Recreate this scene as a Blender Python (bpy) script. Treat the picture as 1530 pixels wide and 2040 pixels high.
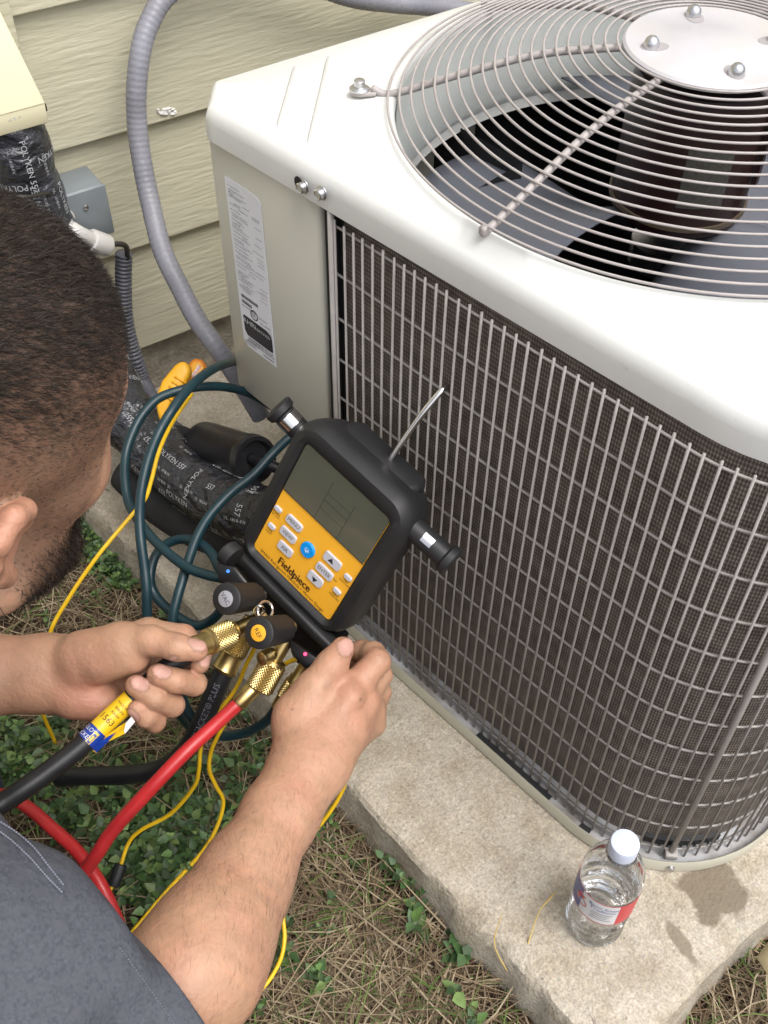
import bpy, bmesh, math, random
import numpy as np
from mathutils import Vector, Matrix

random.seed(7); rng = np.random.default_rng(7)
scene = bpy.context.scene
for o in list(bpy.data.objects): bpy.data.objects.remove(o)

# ------------------------------------------------------------------ camera
# measured by calibrating the straight edges of the condenser: metres, z = 0 is the top of the concrete pad
R = np.array([[0.6862337606, -0.5475815250, 0.4787877393],
              [0.7273051399, 0.5070405191, -0.4625333993],
              [0.0105099603, 0.6656308177, 0.7462071798]])
FPX = 2130.0; CX, CY = 765.0, 1020.0
EYE = np.array([0.0, 0.0, 1.0])
cd = bpy.data.cameras.new('camera'); cam = bpy.data.objects.new('camera', cd)
scene.collection.objects.link(cam); scene.camera = cam
cd.sensor_fit = 'VERTICAL'; cd.sensor_height = 36.0; cd.lens = 36.0 * FPX / 2040.0
cd.clip_start = 0.02; cd.clip_end = 500
M4 = Matrix.Identity(4)
for i in range(3):
    for j in range(3): M4[i][j] = R[i, j]
    M4[i][3] = EYE[i]
cam.matrix_world = M4

# ------------------------------------------------------------------ world, sun, exposure
SUN_DIR = np.array([0.46, 0.02, 0.89]); SUN_DIR = SUN_DIR / np.linalg.norm(SUN_DIR)
world = bpy.data.worlds.new('World'); scene.world = world; world.use_nodes = True
wn = world.node_tree; wn.nodes.clear()
wo = wn.nodes.new('ShaderNodeOutputWorld'); wb = wn.nodes.new('ShaderNodeBackground')
sk = wn.nodes.new('ShaderNodeTexSky'); sk.sky_type = 'NISHITA'; sk.sun_disc = False
sk.sun_elevation = math.asin(SUN_DIR[2]); sk.sun_rotation = math.atan2(SUN_DIR[0], SUN_DIR[1])
sk.dust_density = 5.0; sk.air_density = 1.0; sk.ozone_density = 1.0
hs = wn.nodes.new('ShaderNodeHueSaturation'); hs.inputs['Saturation'].default_value = 0.34
wn.links.new(sk.outputs[0], hs.inputs['Color']); wn.links.new(hs.outputs[0], wb.inputs[0])
wb.inputs[1].default_value = 0.15; wn.links.new(wb.outputs[0], wo.inputs[0])
sl = bpy.data.lights.new('sun', 'SUN'); sl.energy = 0.95; sl.angle = math.radians(38); sl.color = (1.0, 0.975, 0.94)
sun = bpy.data.objects.new('sun', sl); scene.collection.objects.link(sun)
sun.rotation_euler = Vector(SUN_DIR).to_track_quat('Z', 'Y').to_euler(); sun.location = (2, 1, 4)
vs = scene.view_settings; vs.view_transform = 'Standard'; vs.look = 'None'; vs.exposure = 0.68; vs.gamma = 1.0
vs.use_curve_mapping = False
scene.render.film_transparent = False

# ------------------------------------------------------------------ places
def at(x, y, D):                      # photo pixel + distance in front of the lens -> place in metres
    return EYE + R @ np.array([(x - CX) / FPX * D, -(y - CY) / FPX * D, -D])
def ray(x, y):
    v = R @ np.array([(x - CX) / FPX, -(y - CY) / FPX, -1.0]); return v
def onz(x, y, z):
    r = ray(x, y); return EYE + r * ((z - 1.0) / r[2])
def ony(x, y, yy):
    r = ray(x, y); return EYE + r * (yy / r[1])
WN = np.array([0.984, -0.177, 0.0]); WN /= np.linalg.norm(WN); WC = -1.0936   # house wall: normal and offset
WD = np.array([0.177, 0.984, 0.0]); WD /= np.linalg.norm(WD)
def onwall(x, y, off=0.0):
    r = ray(x, y); return EYE + r * ((WC + off - WN @ EYE) / (WN @ r))
def ats(pts): return [at(*p) for p in pts]
UPI = R[:, 1]; RTI = R[:, 0]; FWD = -R[:, 2]

# ------------------------------------------------------------------ object helpers
COL = scene.collection
def link(name, me, mats=None, parent=None):
    o = bpy.data.objects.new(name, me); COL.objects.link(o)
    if mats is not None and me is not None and len(me.materials) == 0:
        for m in (mats if isinstance(mats, (list, tuple)) else [mats]): me.materials.append(m)
    if parent is not None: o.parent = parent
    return o
def empty(name, label, cat, group=None, loc=(0, 0, 0)):
    o = bpy.data.objects.new(name, None); COL.objects.link(o); o.empty_display_size = 0.05
    return tag(o, label, cat, group)
def tag(o, label=None, cat=None, group=None, kind=None):
    if label: o['label'] = label
    if cat: o['category'] = cat
    if group: o['group'] = group
    if kind: o['kind'] = kind
    return o
def mesh(name, V, F, smooth=True):
    me = bpy.data.meshes.new(name)
    me.from_pydata([tuple(map(float, v)) for v in V], [], [tuple(map(int, f)) for f in F]); me.update()
    if smooth: me.polygons.foreach_set('use_smooth', [True] * len(me.polygons))
    return me
def npmesh(name, V, Q, smooth=True):
    V = np.asarray(V, np.float32); Q = np.asarray(Q, np.int32)
    me = bpy.data.meshes.new(name); n = len(Q); k = Q.shape[1]
    me.vertices.add(len(V)); me.vertices.foreach_set('co', V.ravel())
    me.loops.add(n * k); me.loops.foreach_set('vertex_index', Q.ravel())
    me.polygons.add(n); me.polygons.foreach_set('loop_start', np.arange(0, n * k, k, dtype=np.int32))
    me.polygons.foreach_set('loop_total', np.full(n, k, np.int32))
    me.polygons.foreach_set('use_smooth', np.full(n, smooth, bool))
    me.update(calc_edges=True); me.validate(); return me
def vcol(me, cols):
    a = me.color_attributes.new('col', 'FLOAT_COLOR', 'POINT')
    c = np.ones((len(cols), 4), np.float32); c[:, :3] = cols
    a.data.foreach_set('color', c.ravel())
class MB:                             # collects shapes into one mesh
    def __init__(s): s.V = []; s.F = []
    def add(s, V, F):
        b = len(s.V); s.V += [tuple(v) for v in V]; s.F += [tuple(i + b for i in f) for f in F]; return s
    def mesh(s, name, smooth=True): return mesh(name, s.V, s.F, smooth)
def nrm(v): v = np.asarray(v, float); return v / max(np.linalg.norm(v), 1e-12)
def smooth_path(P, n=8):
    P = [np.asarray(p, float) for p in P]
    if len(P) < 3: return P
    Q = [2 * P[0] - P[1]] + P + [2 * P[-1] - P[-2]]; out = []
    for i in range(1, len(Q) - 2):
        a, b, c, d = Q[i - 1:i + 3]
        for k in range(n):
            t = k / n
            out.append(0.5 * (2 * b + (c - a) * t + (2 * a - 5 * b + 4 * c - d) * t * t + (3 * b - a - 3 * c + d) * t ** 3))
    out.append(P[-1]); return out
def resample(P, step):
    P = np.asarray(P); d = np.r_[0, np.cumsum(np.linalg.norm(np.diff(P, axis=0), axis=1))]
    n = max(2, int(d[-1] / step)); s = np.linspace(0, d[-1], n + 1)
    return np.stack([np.interp(s, d, P[:, k]) for k in range(3)], 1)
def frames(P):
    P = np.asarray(P); T = np.gradient(P, axis=0); T /= np.linalg.norm(T, axis=1)[:, None] + 1e-12
    u = nrm(np.cross(T[0], [0.3, 0.2, 0.93])); U = []
    for t in T:
        u = nrm(u - t * (u @ t)); U.append(u)
    U = np.array(U); return T, U, np.cross(T, U)
def tube_vf(P, r, seg=12, caps=True):
    P = np.asarray(P, float); n = len(P); rr = np.full(n, r) if np.isscalar(r) else np.asarray(r)
    T, U, W = frames(P); a = np.linspace(0, 2 * math.pi, seg, endpoint=False)
    V = (P[:, None] + rr[:, None, None] * (np.cos(a)[None, :, None] * U[:, None] + np.sin(a)[None, :, None] * W[:, None])).reshape(-1, 3)
    F = [(i * seg + j, i * seg + (j + 1) % seg, (i + 1) * seg + (j + 1) % seg, (i + 1) * seg + j) for i in range(n - 1) for j in range(seg)]
    if caps: F += [tuple(range(seg))[::-1], tuple((n - 1) * seg + j for j in range(seg))]
    return V, F
def tube(name, P, r, m, parent=None, seg=12, sm=8, caps=True):
    P = smooth_path(P, sm) if sm else P
    if not np.isscalar(r): r = np.interp(np.linspace(0, 1, len(P)), np.linspace(0, 1, len(r)), r)
    V, F = tube_vf(P, r, seg, caps); return link(name, mesh(name, V, F), m, parent)
def basis(axis, hint=(0, 0, 1)):
    z = nrm(axis); h = np.asarray(hint, float)
    if abs(nrm(h) @ z) > 0.97: h = np.array([1.0, 0, 0])
    x = nrm(np.cross(h, z)); return x, np.cross(z, x), z
def lathe_vf(prof, p0, axis, seg=24, hint=(0, 0, 1)):   # prof: (distance along axis, radius)
    x, y, z = basis(axis, hint); p0 = np.asarray(p0, float); V = []; F = []
    a = np.linspace(0, 2 * math.pi, seg, endpoint=False)
    for h, r in prof:
        for t in a: V.append(p0 + z * h + r * (math.cos(t) * x + math.sin(t) * y))
    for i in range(len(prof) - 1):
        for j in range(seg): F.append((i * seg + j, i * seg + (j + 1) % seg, (i + 1) * seg + (j + 1) % seg, (i + 1) * seg + j))
    if prof[0][1] > 1e-5: F.append(tuple(range(seg))[::-1])
    if prof[-1][1] > 1e-5: F.append(tuple((len(prof) - 1) * seg + j for j in range(seg)))
    return V, F
def lathe(name, prof, p0, axis, m, parent=None, seg=24, smooth=True, hint=(0, 0, 1)):
    V, F = lathe_vf(prof, p0, axis, seg, hint); o = link(name, mesh(name, V, F, smooth), m, parent)
    if smooth: autosmooth(o)
    return o
def autosmooth(o, ang=38):
    me = o.data; bm = bmesh.new(); bm.from_mesh(me); lim = math.radians(ang)
    for e in bm.edges:
        if len(e.link_faces) == 2 and e.calc_face_angle(0) > lim: e.smooth = False
    bm.to_mesh(me); bm.free()
def box_vf(c, X, Y, Z):               # centre and half vectors
    c, X, Y, Z = map(lambda v: np.asarray(v, float), (c, X, Y, Z))
    V = [c + sx * X + sy * Y + sz * Z for sz in (-1, 1) for sy in (-1, 1) for sx in (-1, 1)]
    return V, [(0, 2, 3, 1), (4, 5, 7, 6), (0, 1, 5, 4), (2, 6, 7, 3), (0, 4, 6, 2), (1, 3, 7, 5)]
def bevel(o, w=0.002, seg=2, smooth=True):
    bm = bmesh.new(); bm.from_mesh(o.data)
    bmesh.ops.recalc_face_normals(bm, faces=bm.faces)
    ed = [e for e in bm.edges if len(e.link_faces) == 2 and e.calc_face_angle(0) > 0.5]
    bmesh.ops.bevel(bm, geom=ed, offset=w, segments=seg, profile=0.5, affect='EDGES', clamp_overlap=True)
    for f in bm.faces: f.smooth = smooth
    bm.to_mesh(o.data); bm.free(); autosmooth(o, 50); return o
def box(name, c, X, Y, Z, m, parent=None, bev=0.0):
    o = link(name, mesh(name, *box_vf(c, X, Y, Z), smooth=False), m, parent)
    return bevel(o, bev) if bev else o
def prism(name, pts, d, m, parent=None, bev=0.0, seg=2):     # polygon (3-D points) pushed along d
    n = len(pts); V = [np.asarray(p, float) for p in pts]; V += [v + np.asarray(d) for v in V]
    F = [tuple(range(n))[::-1], tuple(range(n, 2 * n))] + [(i, (i + 1) % n, (i + 1) % n + n, i + n) for i in range(n)]
    o = link(name, mesh(name, V, F, False), m, parent)
    bm = bmesh.new(); bm.from_mesh(o.data); bmesh.ops.recalc_face_normals(bm, faces=bm.faces); bm.to_mesh(o.data); bm.free()
    return bevel(o, bev, seg) if bev else o
_tc = {}
def text_vf(s, size):                 # flat text, centred on its own origin: (N,2) points and faces
    k = (s,)
    if k not in _tc:
        c = bpy.data.curves.new('t', 'FONT'); c.body = s; c.align_x = 'CENTER'; c.align_y = 'CENTER'; c.size = 1.0; c.resolution_u = 2
        o = bpy.data.objects.new('t', c); me = bpy.data.meshes.new_from_object(o)
        V = np.array([v.co[:2] for v in me.vertices]); F = [tuple(p.vertices) for p in me.polygons]
        bpy.data.objects.remove(o); bpy.data.curves.remove(c); bpy.data.meshes.remove(me); _tc[k] = (V, F)
    V, F = _tc[k]; return V * size, F
def text(name, s, size, c, x, y, m, parent=None, bold=1.0, lift=0.0):
    V, F = text_vf(s, size); x = np.asarray(x, float); y = np.asarray(y, float); n = nrm(np.cross(x, y))
    P = [np.asarray(c) + v[0] * x * bold + v[1] * y + n * lift for v in V]
    return link(name, mesh(name, P, F, False), m, parent)
def text_on_tube(name, s, size, path, s0, ang, r, m, parent=None, flip=1, across=False):
    """lettering wrapped on a pipe: s0 distance along the path, ang angle round it"""
    V, F = text_vf(s, size); P = resample(path, 0.004); T, U, W = frames(P)
    d = np.r_[0, np.cumsum(np.linalg.norm(np.diff(P, axis=0), axis=1))]; out = []
    for v in V:
        l, q = (v[0], v[1]) if not across else (v[1], v[0])
        t = np.clip(s0 + flip * l, 0, d[-1]); a = ang - flip * q / r * (-1 if across else 1)
        p = np.array([np.interp(t, d, P[:, k]) for k in range(3)]); u = np.array([np.interp(t, d, U[:, k]) for k in range(3)]); w = np.array([np.interp(t, d, W[:, k]) for k in range(3)])
        out.append(p + r * (math.cos(a) * nrm(u) + math.sin(a) * nrm(w)))
    return link(name, mesh(name, out, F, False), m, parent)

# ------------------------------------------------------------------ materials
def mat(name, c1, c2=None, rough=0.5, metal=0.0, nscale=20, bump=0.0, bscale=None, bdist=0.002, spec=0.5, detail=6, attr=False,
        stretch=None, sss=0.0, coat=0.0, emit=None, contrast=(0.3, 0.7), c3=None, c3scale=3.0, c3pos=(0.45, 0.68)):
    m = bpy.data.materials.new(name); m.use_nodes = True; nt = m.node_tree; N = nt.nodes; L = nt.links
    b = N['Principled BSDF']; b.inputs['Roughness'].default_value = rough; b.inputs['Metallic'].default_value = metal
    b.inputs['Specular IOR Level'].default_value = spec
    tc = N.new('ShaderNodeTexCoord'); vec = tc.outputs['Object']
    if stretch:
        mp = N.new('ShaderNodeMapping'); mp.inputs['Scale'].default_value = stretch; L.new(vec, mp.inputs[0]); vec = mp.outputs[0]
    col = None
    if attr:
        at_ = N.new('ShaderNodeAttribute'); at_.attribute_name = 'col'; col = at_.outputs['Color']
    if c2 is not None:
        n = N.new('ShaderNodeTexNoise'); n.inputs['Scale'].default_value = nscale; n.inputs['Detail'].default_value = detail; L.new(vec, n.inputs['Vector'])
        rp = N.new('ShaderNodeValToRGB'); rp.color_ramp.elements[0].position = contrast[0]; rp.color_ramp.elements[1].position = contrast[1]
        rp.color_ramp.elements[0].color = (*c1, 1); rp.color_ramp.elements[1].color = (*c2, 1); L.new(n.outputs['Fac'], rp.inputs[0])
        if attr:
            mx = N.new('ShaderNodeMixRGB'); mx.blend_type = 'MULTIPLY'; mx.inputs[0].default_value = 1.0
            L.new(col, mx.inputs[1]); L.new(rp.outputs[0], mx.inputs[2]); col = mx.outputs[0]
        else: col = rp.outputs[0]
        if c3 is not None:
            n3 = N.new('ShaderNodeTexNoise'); n3.inputs['Scale'].default_value = c3scale; n3.inputs['Detail'].default_value = 4; L.new(vec, n3.inputs['Vector'])
            r3 = N.new('ShaderNodeValToRGB'); r3.color_ramp.elements[0].position = c3pos[0]; r3.color_ramp.elements[1].position = c3pos[1]; L.new(n3.outputs['Fac'], r3.inputs[0])
            m3 = N.new('ShaderNodeMixRGB'); L.new(r3.outputs[0], m3.inputs[0]); L.new(col, m3.inputs[1]); m3.inputs[2].default_value = (*c3, 1); col = m3.outputs[0]
    if col is not None: L.new(col, b.inputs['Base Color'])
    else: b.inputs['Base Color'].default_value = (*c1, 1)
    if bump:
        nb = N.new('ShaderNodeTexNoise'); nb.inputs['Scale'].default_value = bscale or nscale * 4; nb.inputs['Detail'].default_value = 5; L.new(vec, nb.inputs['Vector'])
        bp = N.new('ShaderNodeBump'); bp.inputs['Strength'].default_value = bump; bp.inputs['Distance'].default_value = bdist
        L.new(nb.outputs['Fac'], bp.inputs['Height']); L.new(bp.outputs[0], b.inputs['Normal'])
    if sss:
        b.inputs['Subsurface Weight'].default_value = sss; b.inputs['Subsurface Radius'].default_value = (0.006, 0.0025, 0.0012); b.inputs['Subsurface Scale'].default_value = 0.6
    if coat: b.inputs['Coat Weight'].default_value = coat
    if emit: b.inputs['Emission Color'].default_value = (*emit[0], 1); b.inputs['Emission Strength'].default_value = emit[1]
    m.diffuse_color = (*c1, 1); return m
M = {}
M['siding'] = mat('siding_paint', (0.475, 0.450, 0.332), (0.525, 0.497, 0.374), rough=0.62, nscale=5, bump=0.36, bscale=17, bdist=0.004, stretch=(1.6, 1.6, 13.0))
M['foundation'] = mat('foundation_concrete', (0.20, 0.175, 0.14), (0.38, 0.34, 0.28), rough=0.95, nscale=55, bump=0.9, bscale=220, bdist=0.004)
M['cream'] = mat('cream_paint', (0.74, 0.69, 0.47), (0.79, 0.74, 0.52), rough=0.45, nscale=6)
M['lid'] = mat('off_white_paint', (0.68, 0.685, 0.66), (0.74, 0.745, 0.72), rough=0.42, nscale=9, bump=0.05, bscale=300, c3=(0.36, 0.33, 0.27), c3scale=75, c3pos=(0.70, 0.80))
M['panel'] = mat('beige_paint', (0.575, 0.565, 0.485), (0.605, 0.595, 0.515), rough=0.42, nscale=5, bump=0.05, bscale=400, bdist=0.0005)
M['pan'] = mat('pan_paint', (0.42, 0.40, 0.32), (0.50, 0.48, 0.39), rough=0.4, nscale=12)
M['ledge'] = mat('pan_ledge_paint', (0.36, 0.36, 0.37), (0.45, 0.45, 0.46), rough=0.5, nscale=18, c3=(0.24, 0.22, 0.2), c3scale=30)
M['wire'] = mat('grille_coating', (0.32, 0.297, 0.278), (0.38, 0.355, 0.335), rough=0.5, nscale=60)
M['guard'] = mat('guard_coating', (0.35, 0.315, 0.30), (0.42, 0.385, 0.37), rough=0.45, nscale=40)
M['hub'] = mat('hub_paint', (0.47, 0.455, 0.475), (0.56, 0.545, 0.565), rough=0.45, nscale=14, c3=(0.5, 0.48, 0.46), c3scale=22)
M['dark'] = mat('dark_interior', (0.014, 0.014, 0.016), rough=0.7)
M['venturi'] = mat('venturi_paint', (0.60, 0.63, 0.60), (0.68, 0.70, 0.67), rough=0.5, nscale=10)
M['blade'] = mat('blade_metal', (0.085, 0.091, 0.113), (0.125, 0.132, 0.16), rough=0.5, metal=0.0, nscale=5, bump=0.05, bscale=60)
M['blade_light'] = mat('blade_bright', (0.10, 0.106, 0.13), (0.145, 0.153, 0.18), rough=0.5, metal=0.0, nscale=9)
M['motor'] = mat('motor_enamel', (0.014, 0.006, 0.006), (0.026, 0.010, 0.009), rough=0.35, nscale=8)
M['steel'] = mat('zinc_steel', (0.55, 0.55, 0.56), (0.68, 0.68, 0.70), rough=0.28, metal=1.0, nscale=60)
M['chrome'] = mat('chrome', (0.72, 0.71, 0.70), rough=0.16, metal=1.0)
M['sticker'] = mat('white_sticker', (0.78, 0.79, 0.85), (0.82, 0.83, 0.88), rough=0.35, nscale=8)
M['ink'] = mat('black_ink', (0.02, 0.02, 0.025), rough=0.5)
M['greyink'] = mat('grey_ink', (0.16, 0.16, 0.19), rough=0.5)
M['tapeink'] = mat('faded_white_ink', (0.30, 0.31, 0.33), (0.52, 0.53, 0.55), rough=0.5, nscale=90)
M['whiteink'] = mat('white_ink', (0.62, 0.64, 0.66), rough=0.55)
M['conduit'] = mat('grey_conduit_pvc', (0.19, 0.19, 0.22), (0.265, 0.265, 0.30), rough=0.42, nscale=22, bump=0.3, bscale=240, bdist=0.0015, c3=(0.20, 0.20, 0.22), c3scale=16)
M['corr'] = mat('dark_corrugated_pvc', (0.085, 0.085, 0.10), (0.13, 0.13, 0.155), rough=0.45, nscale=30)
M['galv'] = mat('grey_box_paint', (0.19, 0.215, 0.23), (0.25, 0.275, 0.295), rough=0.42, metal=0.2, nscale=16)
M['pvc'] = mat('white_pvc', (0.50, 0.49, 0.46), (0.60, 0.59, 0.56), rough=0.35, nscale=12)
M['cable'] = mat('brown_black_cable', (0.03, 0.027, 0.022), rough=0.5)
M['tape'] = mat('black_vinyl_tape', (0.010, 0.010, 0.012), (0.045, 0.048, 0.060), rough=0.16, nscale=12, bump=0.9, bscale=42, bdist=0.014, stretch=(1, 1, 1.8), spec=0.7)
M['foam'] = mat('black_foam', (0.010, 0.010, 0.011), (0.018, 0.018, 0.019), rough=0.85, nscale=40, bump=0.3, bscale=200)
M['drier'] = mat('black_drier_paint', (0.008, 0.008, 0.010), (0.022, 0.022, 0.026), rough=0.28, nscale=18, bump=0.1, bscale=120)
M['yelplas'] = mat('orange_yellow_plastic', (0.82, 0.40, 0.014), (0.86, 0.44, 0.018), rough=0.42, nscale=20)
M['orange'] = mat('orange_plastic', (0.78, 0.24, 0.008), rough=0.4)
M['teal'] = mat('teal_rubber_hose', (0.005, 0.024, 0.034), (0.008, 0.036, 0.047), rough=0.40, nscale=60, bump=0.15, bscale=400, bdist=0.0006)
M['redhose'] = mat('red_rubber_hose', (0.42, 0.020, 0.024), (0.52, 0.030, 0.032), rough=0.35, nscale=40, bump=0.12, bscale=400, bdist=0.0006)
M['blackhose'] = mat('black_rubber_hose', (0.007, 0.008, 0.010), (0.014, 0.015, 0.017), rough=0.45, nscale=60, bump=0.2, bscale=300, bdist=0.0006)
M['cord'] = mat('yellow_cord', (0.72, 0.44, 0.010), (0.80, 0.50, 0.014), rough=0.4, nscale=50)
M['brass'] = mat('brass', (0.46, 0.345, 0.14), (0.60, 0.46, 0.205), rough=0.36, metal=1.0, nscale=30, bump=0.05, bscale=200)
M['rubber'] = mat('black_rubber_boot', (0.010, 0.010, 0.011), (0.017, 0.017, 0.018), rough=0.52, nscale=30, bump=0.12, bscale=500, bdist=0.0005)
M['manifold'] = mat('black_anodised', (0.006, 0.006, 0.007), rough=0.32)
M['amber'] = mat('amber_faceplate', (0.83, 0.40, 0.025), (0.86, 0.43, 0.03), rough=0.42, nscale=6)
M['lcd'] = mat('lcd_glass', (0.078, 0.082, 0.060), (0.105, 0.108, 0.078), rough=0.12, nscale=5, coat=0.3)
M['lcdline'] = mat('lcd_segment', (0.045, 0.05, 0.04), rough=0.2)
M['button'] = mat('grey_silicone', (0.50, 0.50, 0.55), rough=0.45)
M['bluebtn'] = mat('blue_silicone', (0.0, 0.27, 0.74), rough=0.4)
M['brownink'] = mat('brown_black_ink', (0.06, 0.022, 0.008), rough=0.5)
M['led'] = mat('pink_dot', (0.8, 0.05, 0.15), rough=0.3, emit=((1.0, 0.05, 0.18), 0.8))
M['bdot'] = mat('blue_dot', (0.04, 0.25, 0.85), rough=0.3)
M['lblyel'] = mat('yellow_label', (0.80, 0.50, 0.012), (0.84, 0.55, 0.02), rough=0.35, nscale=10)
M['lblblue'] = mat('blue_label', (0.012, 0.045, 0.30), rough=0.3)
M['lblwhite'] = mat('white_label', (0.75, 0.75, 0.76), rough=0.4)
M['lblred'] = mat('red_label', (0.62, 0.035, 0.05), rough=0.35)
M['cap'] = mat('white_cap', (0.58, 0.63, 0.75), rough=0.35, spec=0.4, sss=0.0)
M['skin'] = mat('skin', (0.90, 0.90, 0.90), (1.06, 1.04, 1.03), rough=0.5, nscale=55, attr=True, bump=0.60, bscale=260, bdist=0.0013, sss=0.10, spec=0.45)
M['hair'] = mat('dark_hair', (1, 1, 1), attr=True, rough=0.62, spec=0.22)
M['shirt'] = mat('blue_grey_cotton', (0.058, 0.063, 0.077), (0.096, 0.102, 0.122), rough=0.92, nscale=420, bump=0.55, bscale=42, bdist=0.007, c3=(0.088, 0.092, 0.105), c3scale=160, spec=0.2)
M['thread'] = mat('pale_thread', (0.20, 0.21, 0.26), rough=0.8)
M['denim'] = mat('dark_denim', (0.02, 0.028, 0.05), (0.04, 0.05, 0.08), rough=0.9, nscale=200)
M['soil'] = mat('soil', (0.022, 0.014, 0.009), (0.080, 0.054, 0.036), rough=1.0, nscale=60, bump=1.0, bscale=120, bdist=0.012, c3=(0.10, 0.07, 0.047), c3scale=11, spec=0.1)
M['straw'] = mat('dry_grass', (1, 1, 1), attr=True, rough=0.85, spec=0.2)
M['leaf'] = mat('weed_leaf', (0.75, 0.75, 0.75), (1.2, 1.2, 1.15), rough=0.5, attr=True, nscale=120, spec=0.4)
M['stem'] = mat('weed_stem', (0.10, 0.14, 0.04), rough=0.7)
M['deadleaf'] = mat('dead_leaf', (0.30, 0.24, 0.13), (0.42, 0.35, 0.2), rough=0.8, nscale=60)
M['water'] = None
# ------------------------------------------------------------------ ground
def vnoise(x, y, seed=0, octaves=4):
    out = np.zeros_like(x, float); amp = 1.0; r = np.random.default_rng(seed)
    tab = r.random((64, 64))
    for o_ in range(octaves):
        xi = np.floor(x).astype(int); yi = np.floor(y).astype(int); fx = x - xi; fy = y - yi
        fx = fx * fx * (3 - 2 * fx); fy = fy * fy * (3 - 2 * fy)
        g = lambda a, b: tab[a % 64, b % 64]
        out += amp * ((g(xi, yi) * (1 - fx) + g(xi + 1, yi) * fx) * (1 - fy) + (g(xi, yi + 1) * (1 - fx) + g(xi + 1, yi + 1) * fx) * fy - 0.5)
        x = x * 2.03 + 5.1; y = y * 2.03 + 3.7; amp *= 0.5
    return out
GZ = -0.070
def ground_z(x, y):
    x = np.asarray(x, float); y = np.asarray(y, float)
    z = GZ + 0.020 * vnoise(x * 9 + 20, y * 9 + 31, 3) + 0.008 * vnoise(x * 40 + 9, y * 40 + 2, 4, 3)
    return z
gx = np.r_[-60, -20, -6, -2.4, np.linspace(-1.5, 0.5, 190), 1.2, 4, 15, 60]
gy = np.r_[-60, -20, -6, -2, np.linspace(-0.8, 0.9, 160), 1.6, 5, 20, 60]
GX, GY = np.meshgrid(gx, gy, indexing='ij'); GZZ = ground_z(GX, GY)
nx, ny = GX.shape; idx = np.arange(nx * ny).reshape(nx, ny)
Q = np.stack([idx[:-1, :-1], idx[1:, :-1], idx[1:, 1:], idx[:-1, 1:]], -1).reshape(-1, 4)
ground = link('ground', npmesh('ground', np.stack([GX, GY, GZZ], -1).reshape(-1, 3), Q), M['soil'])
tag(ground, 'bare brown soil of the yard with thin dry grass', 'ground', kind='structure')

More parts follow.
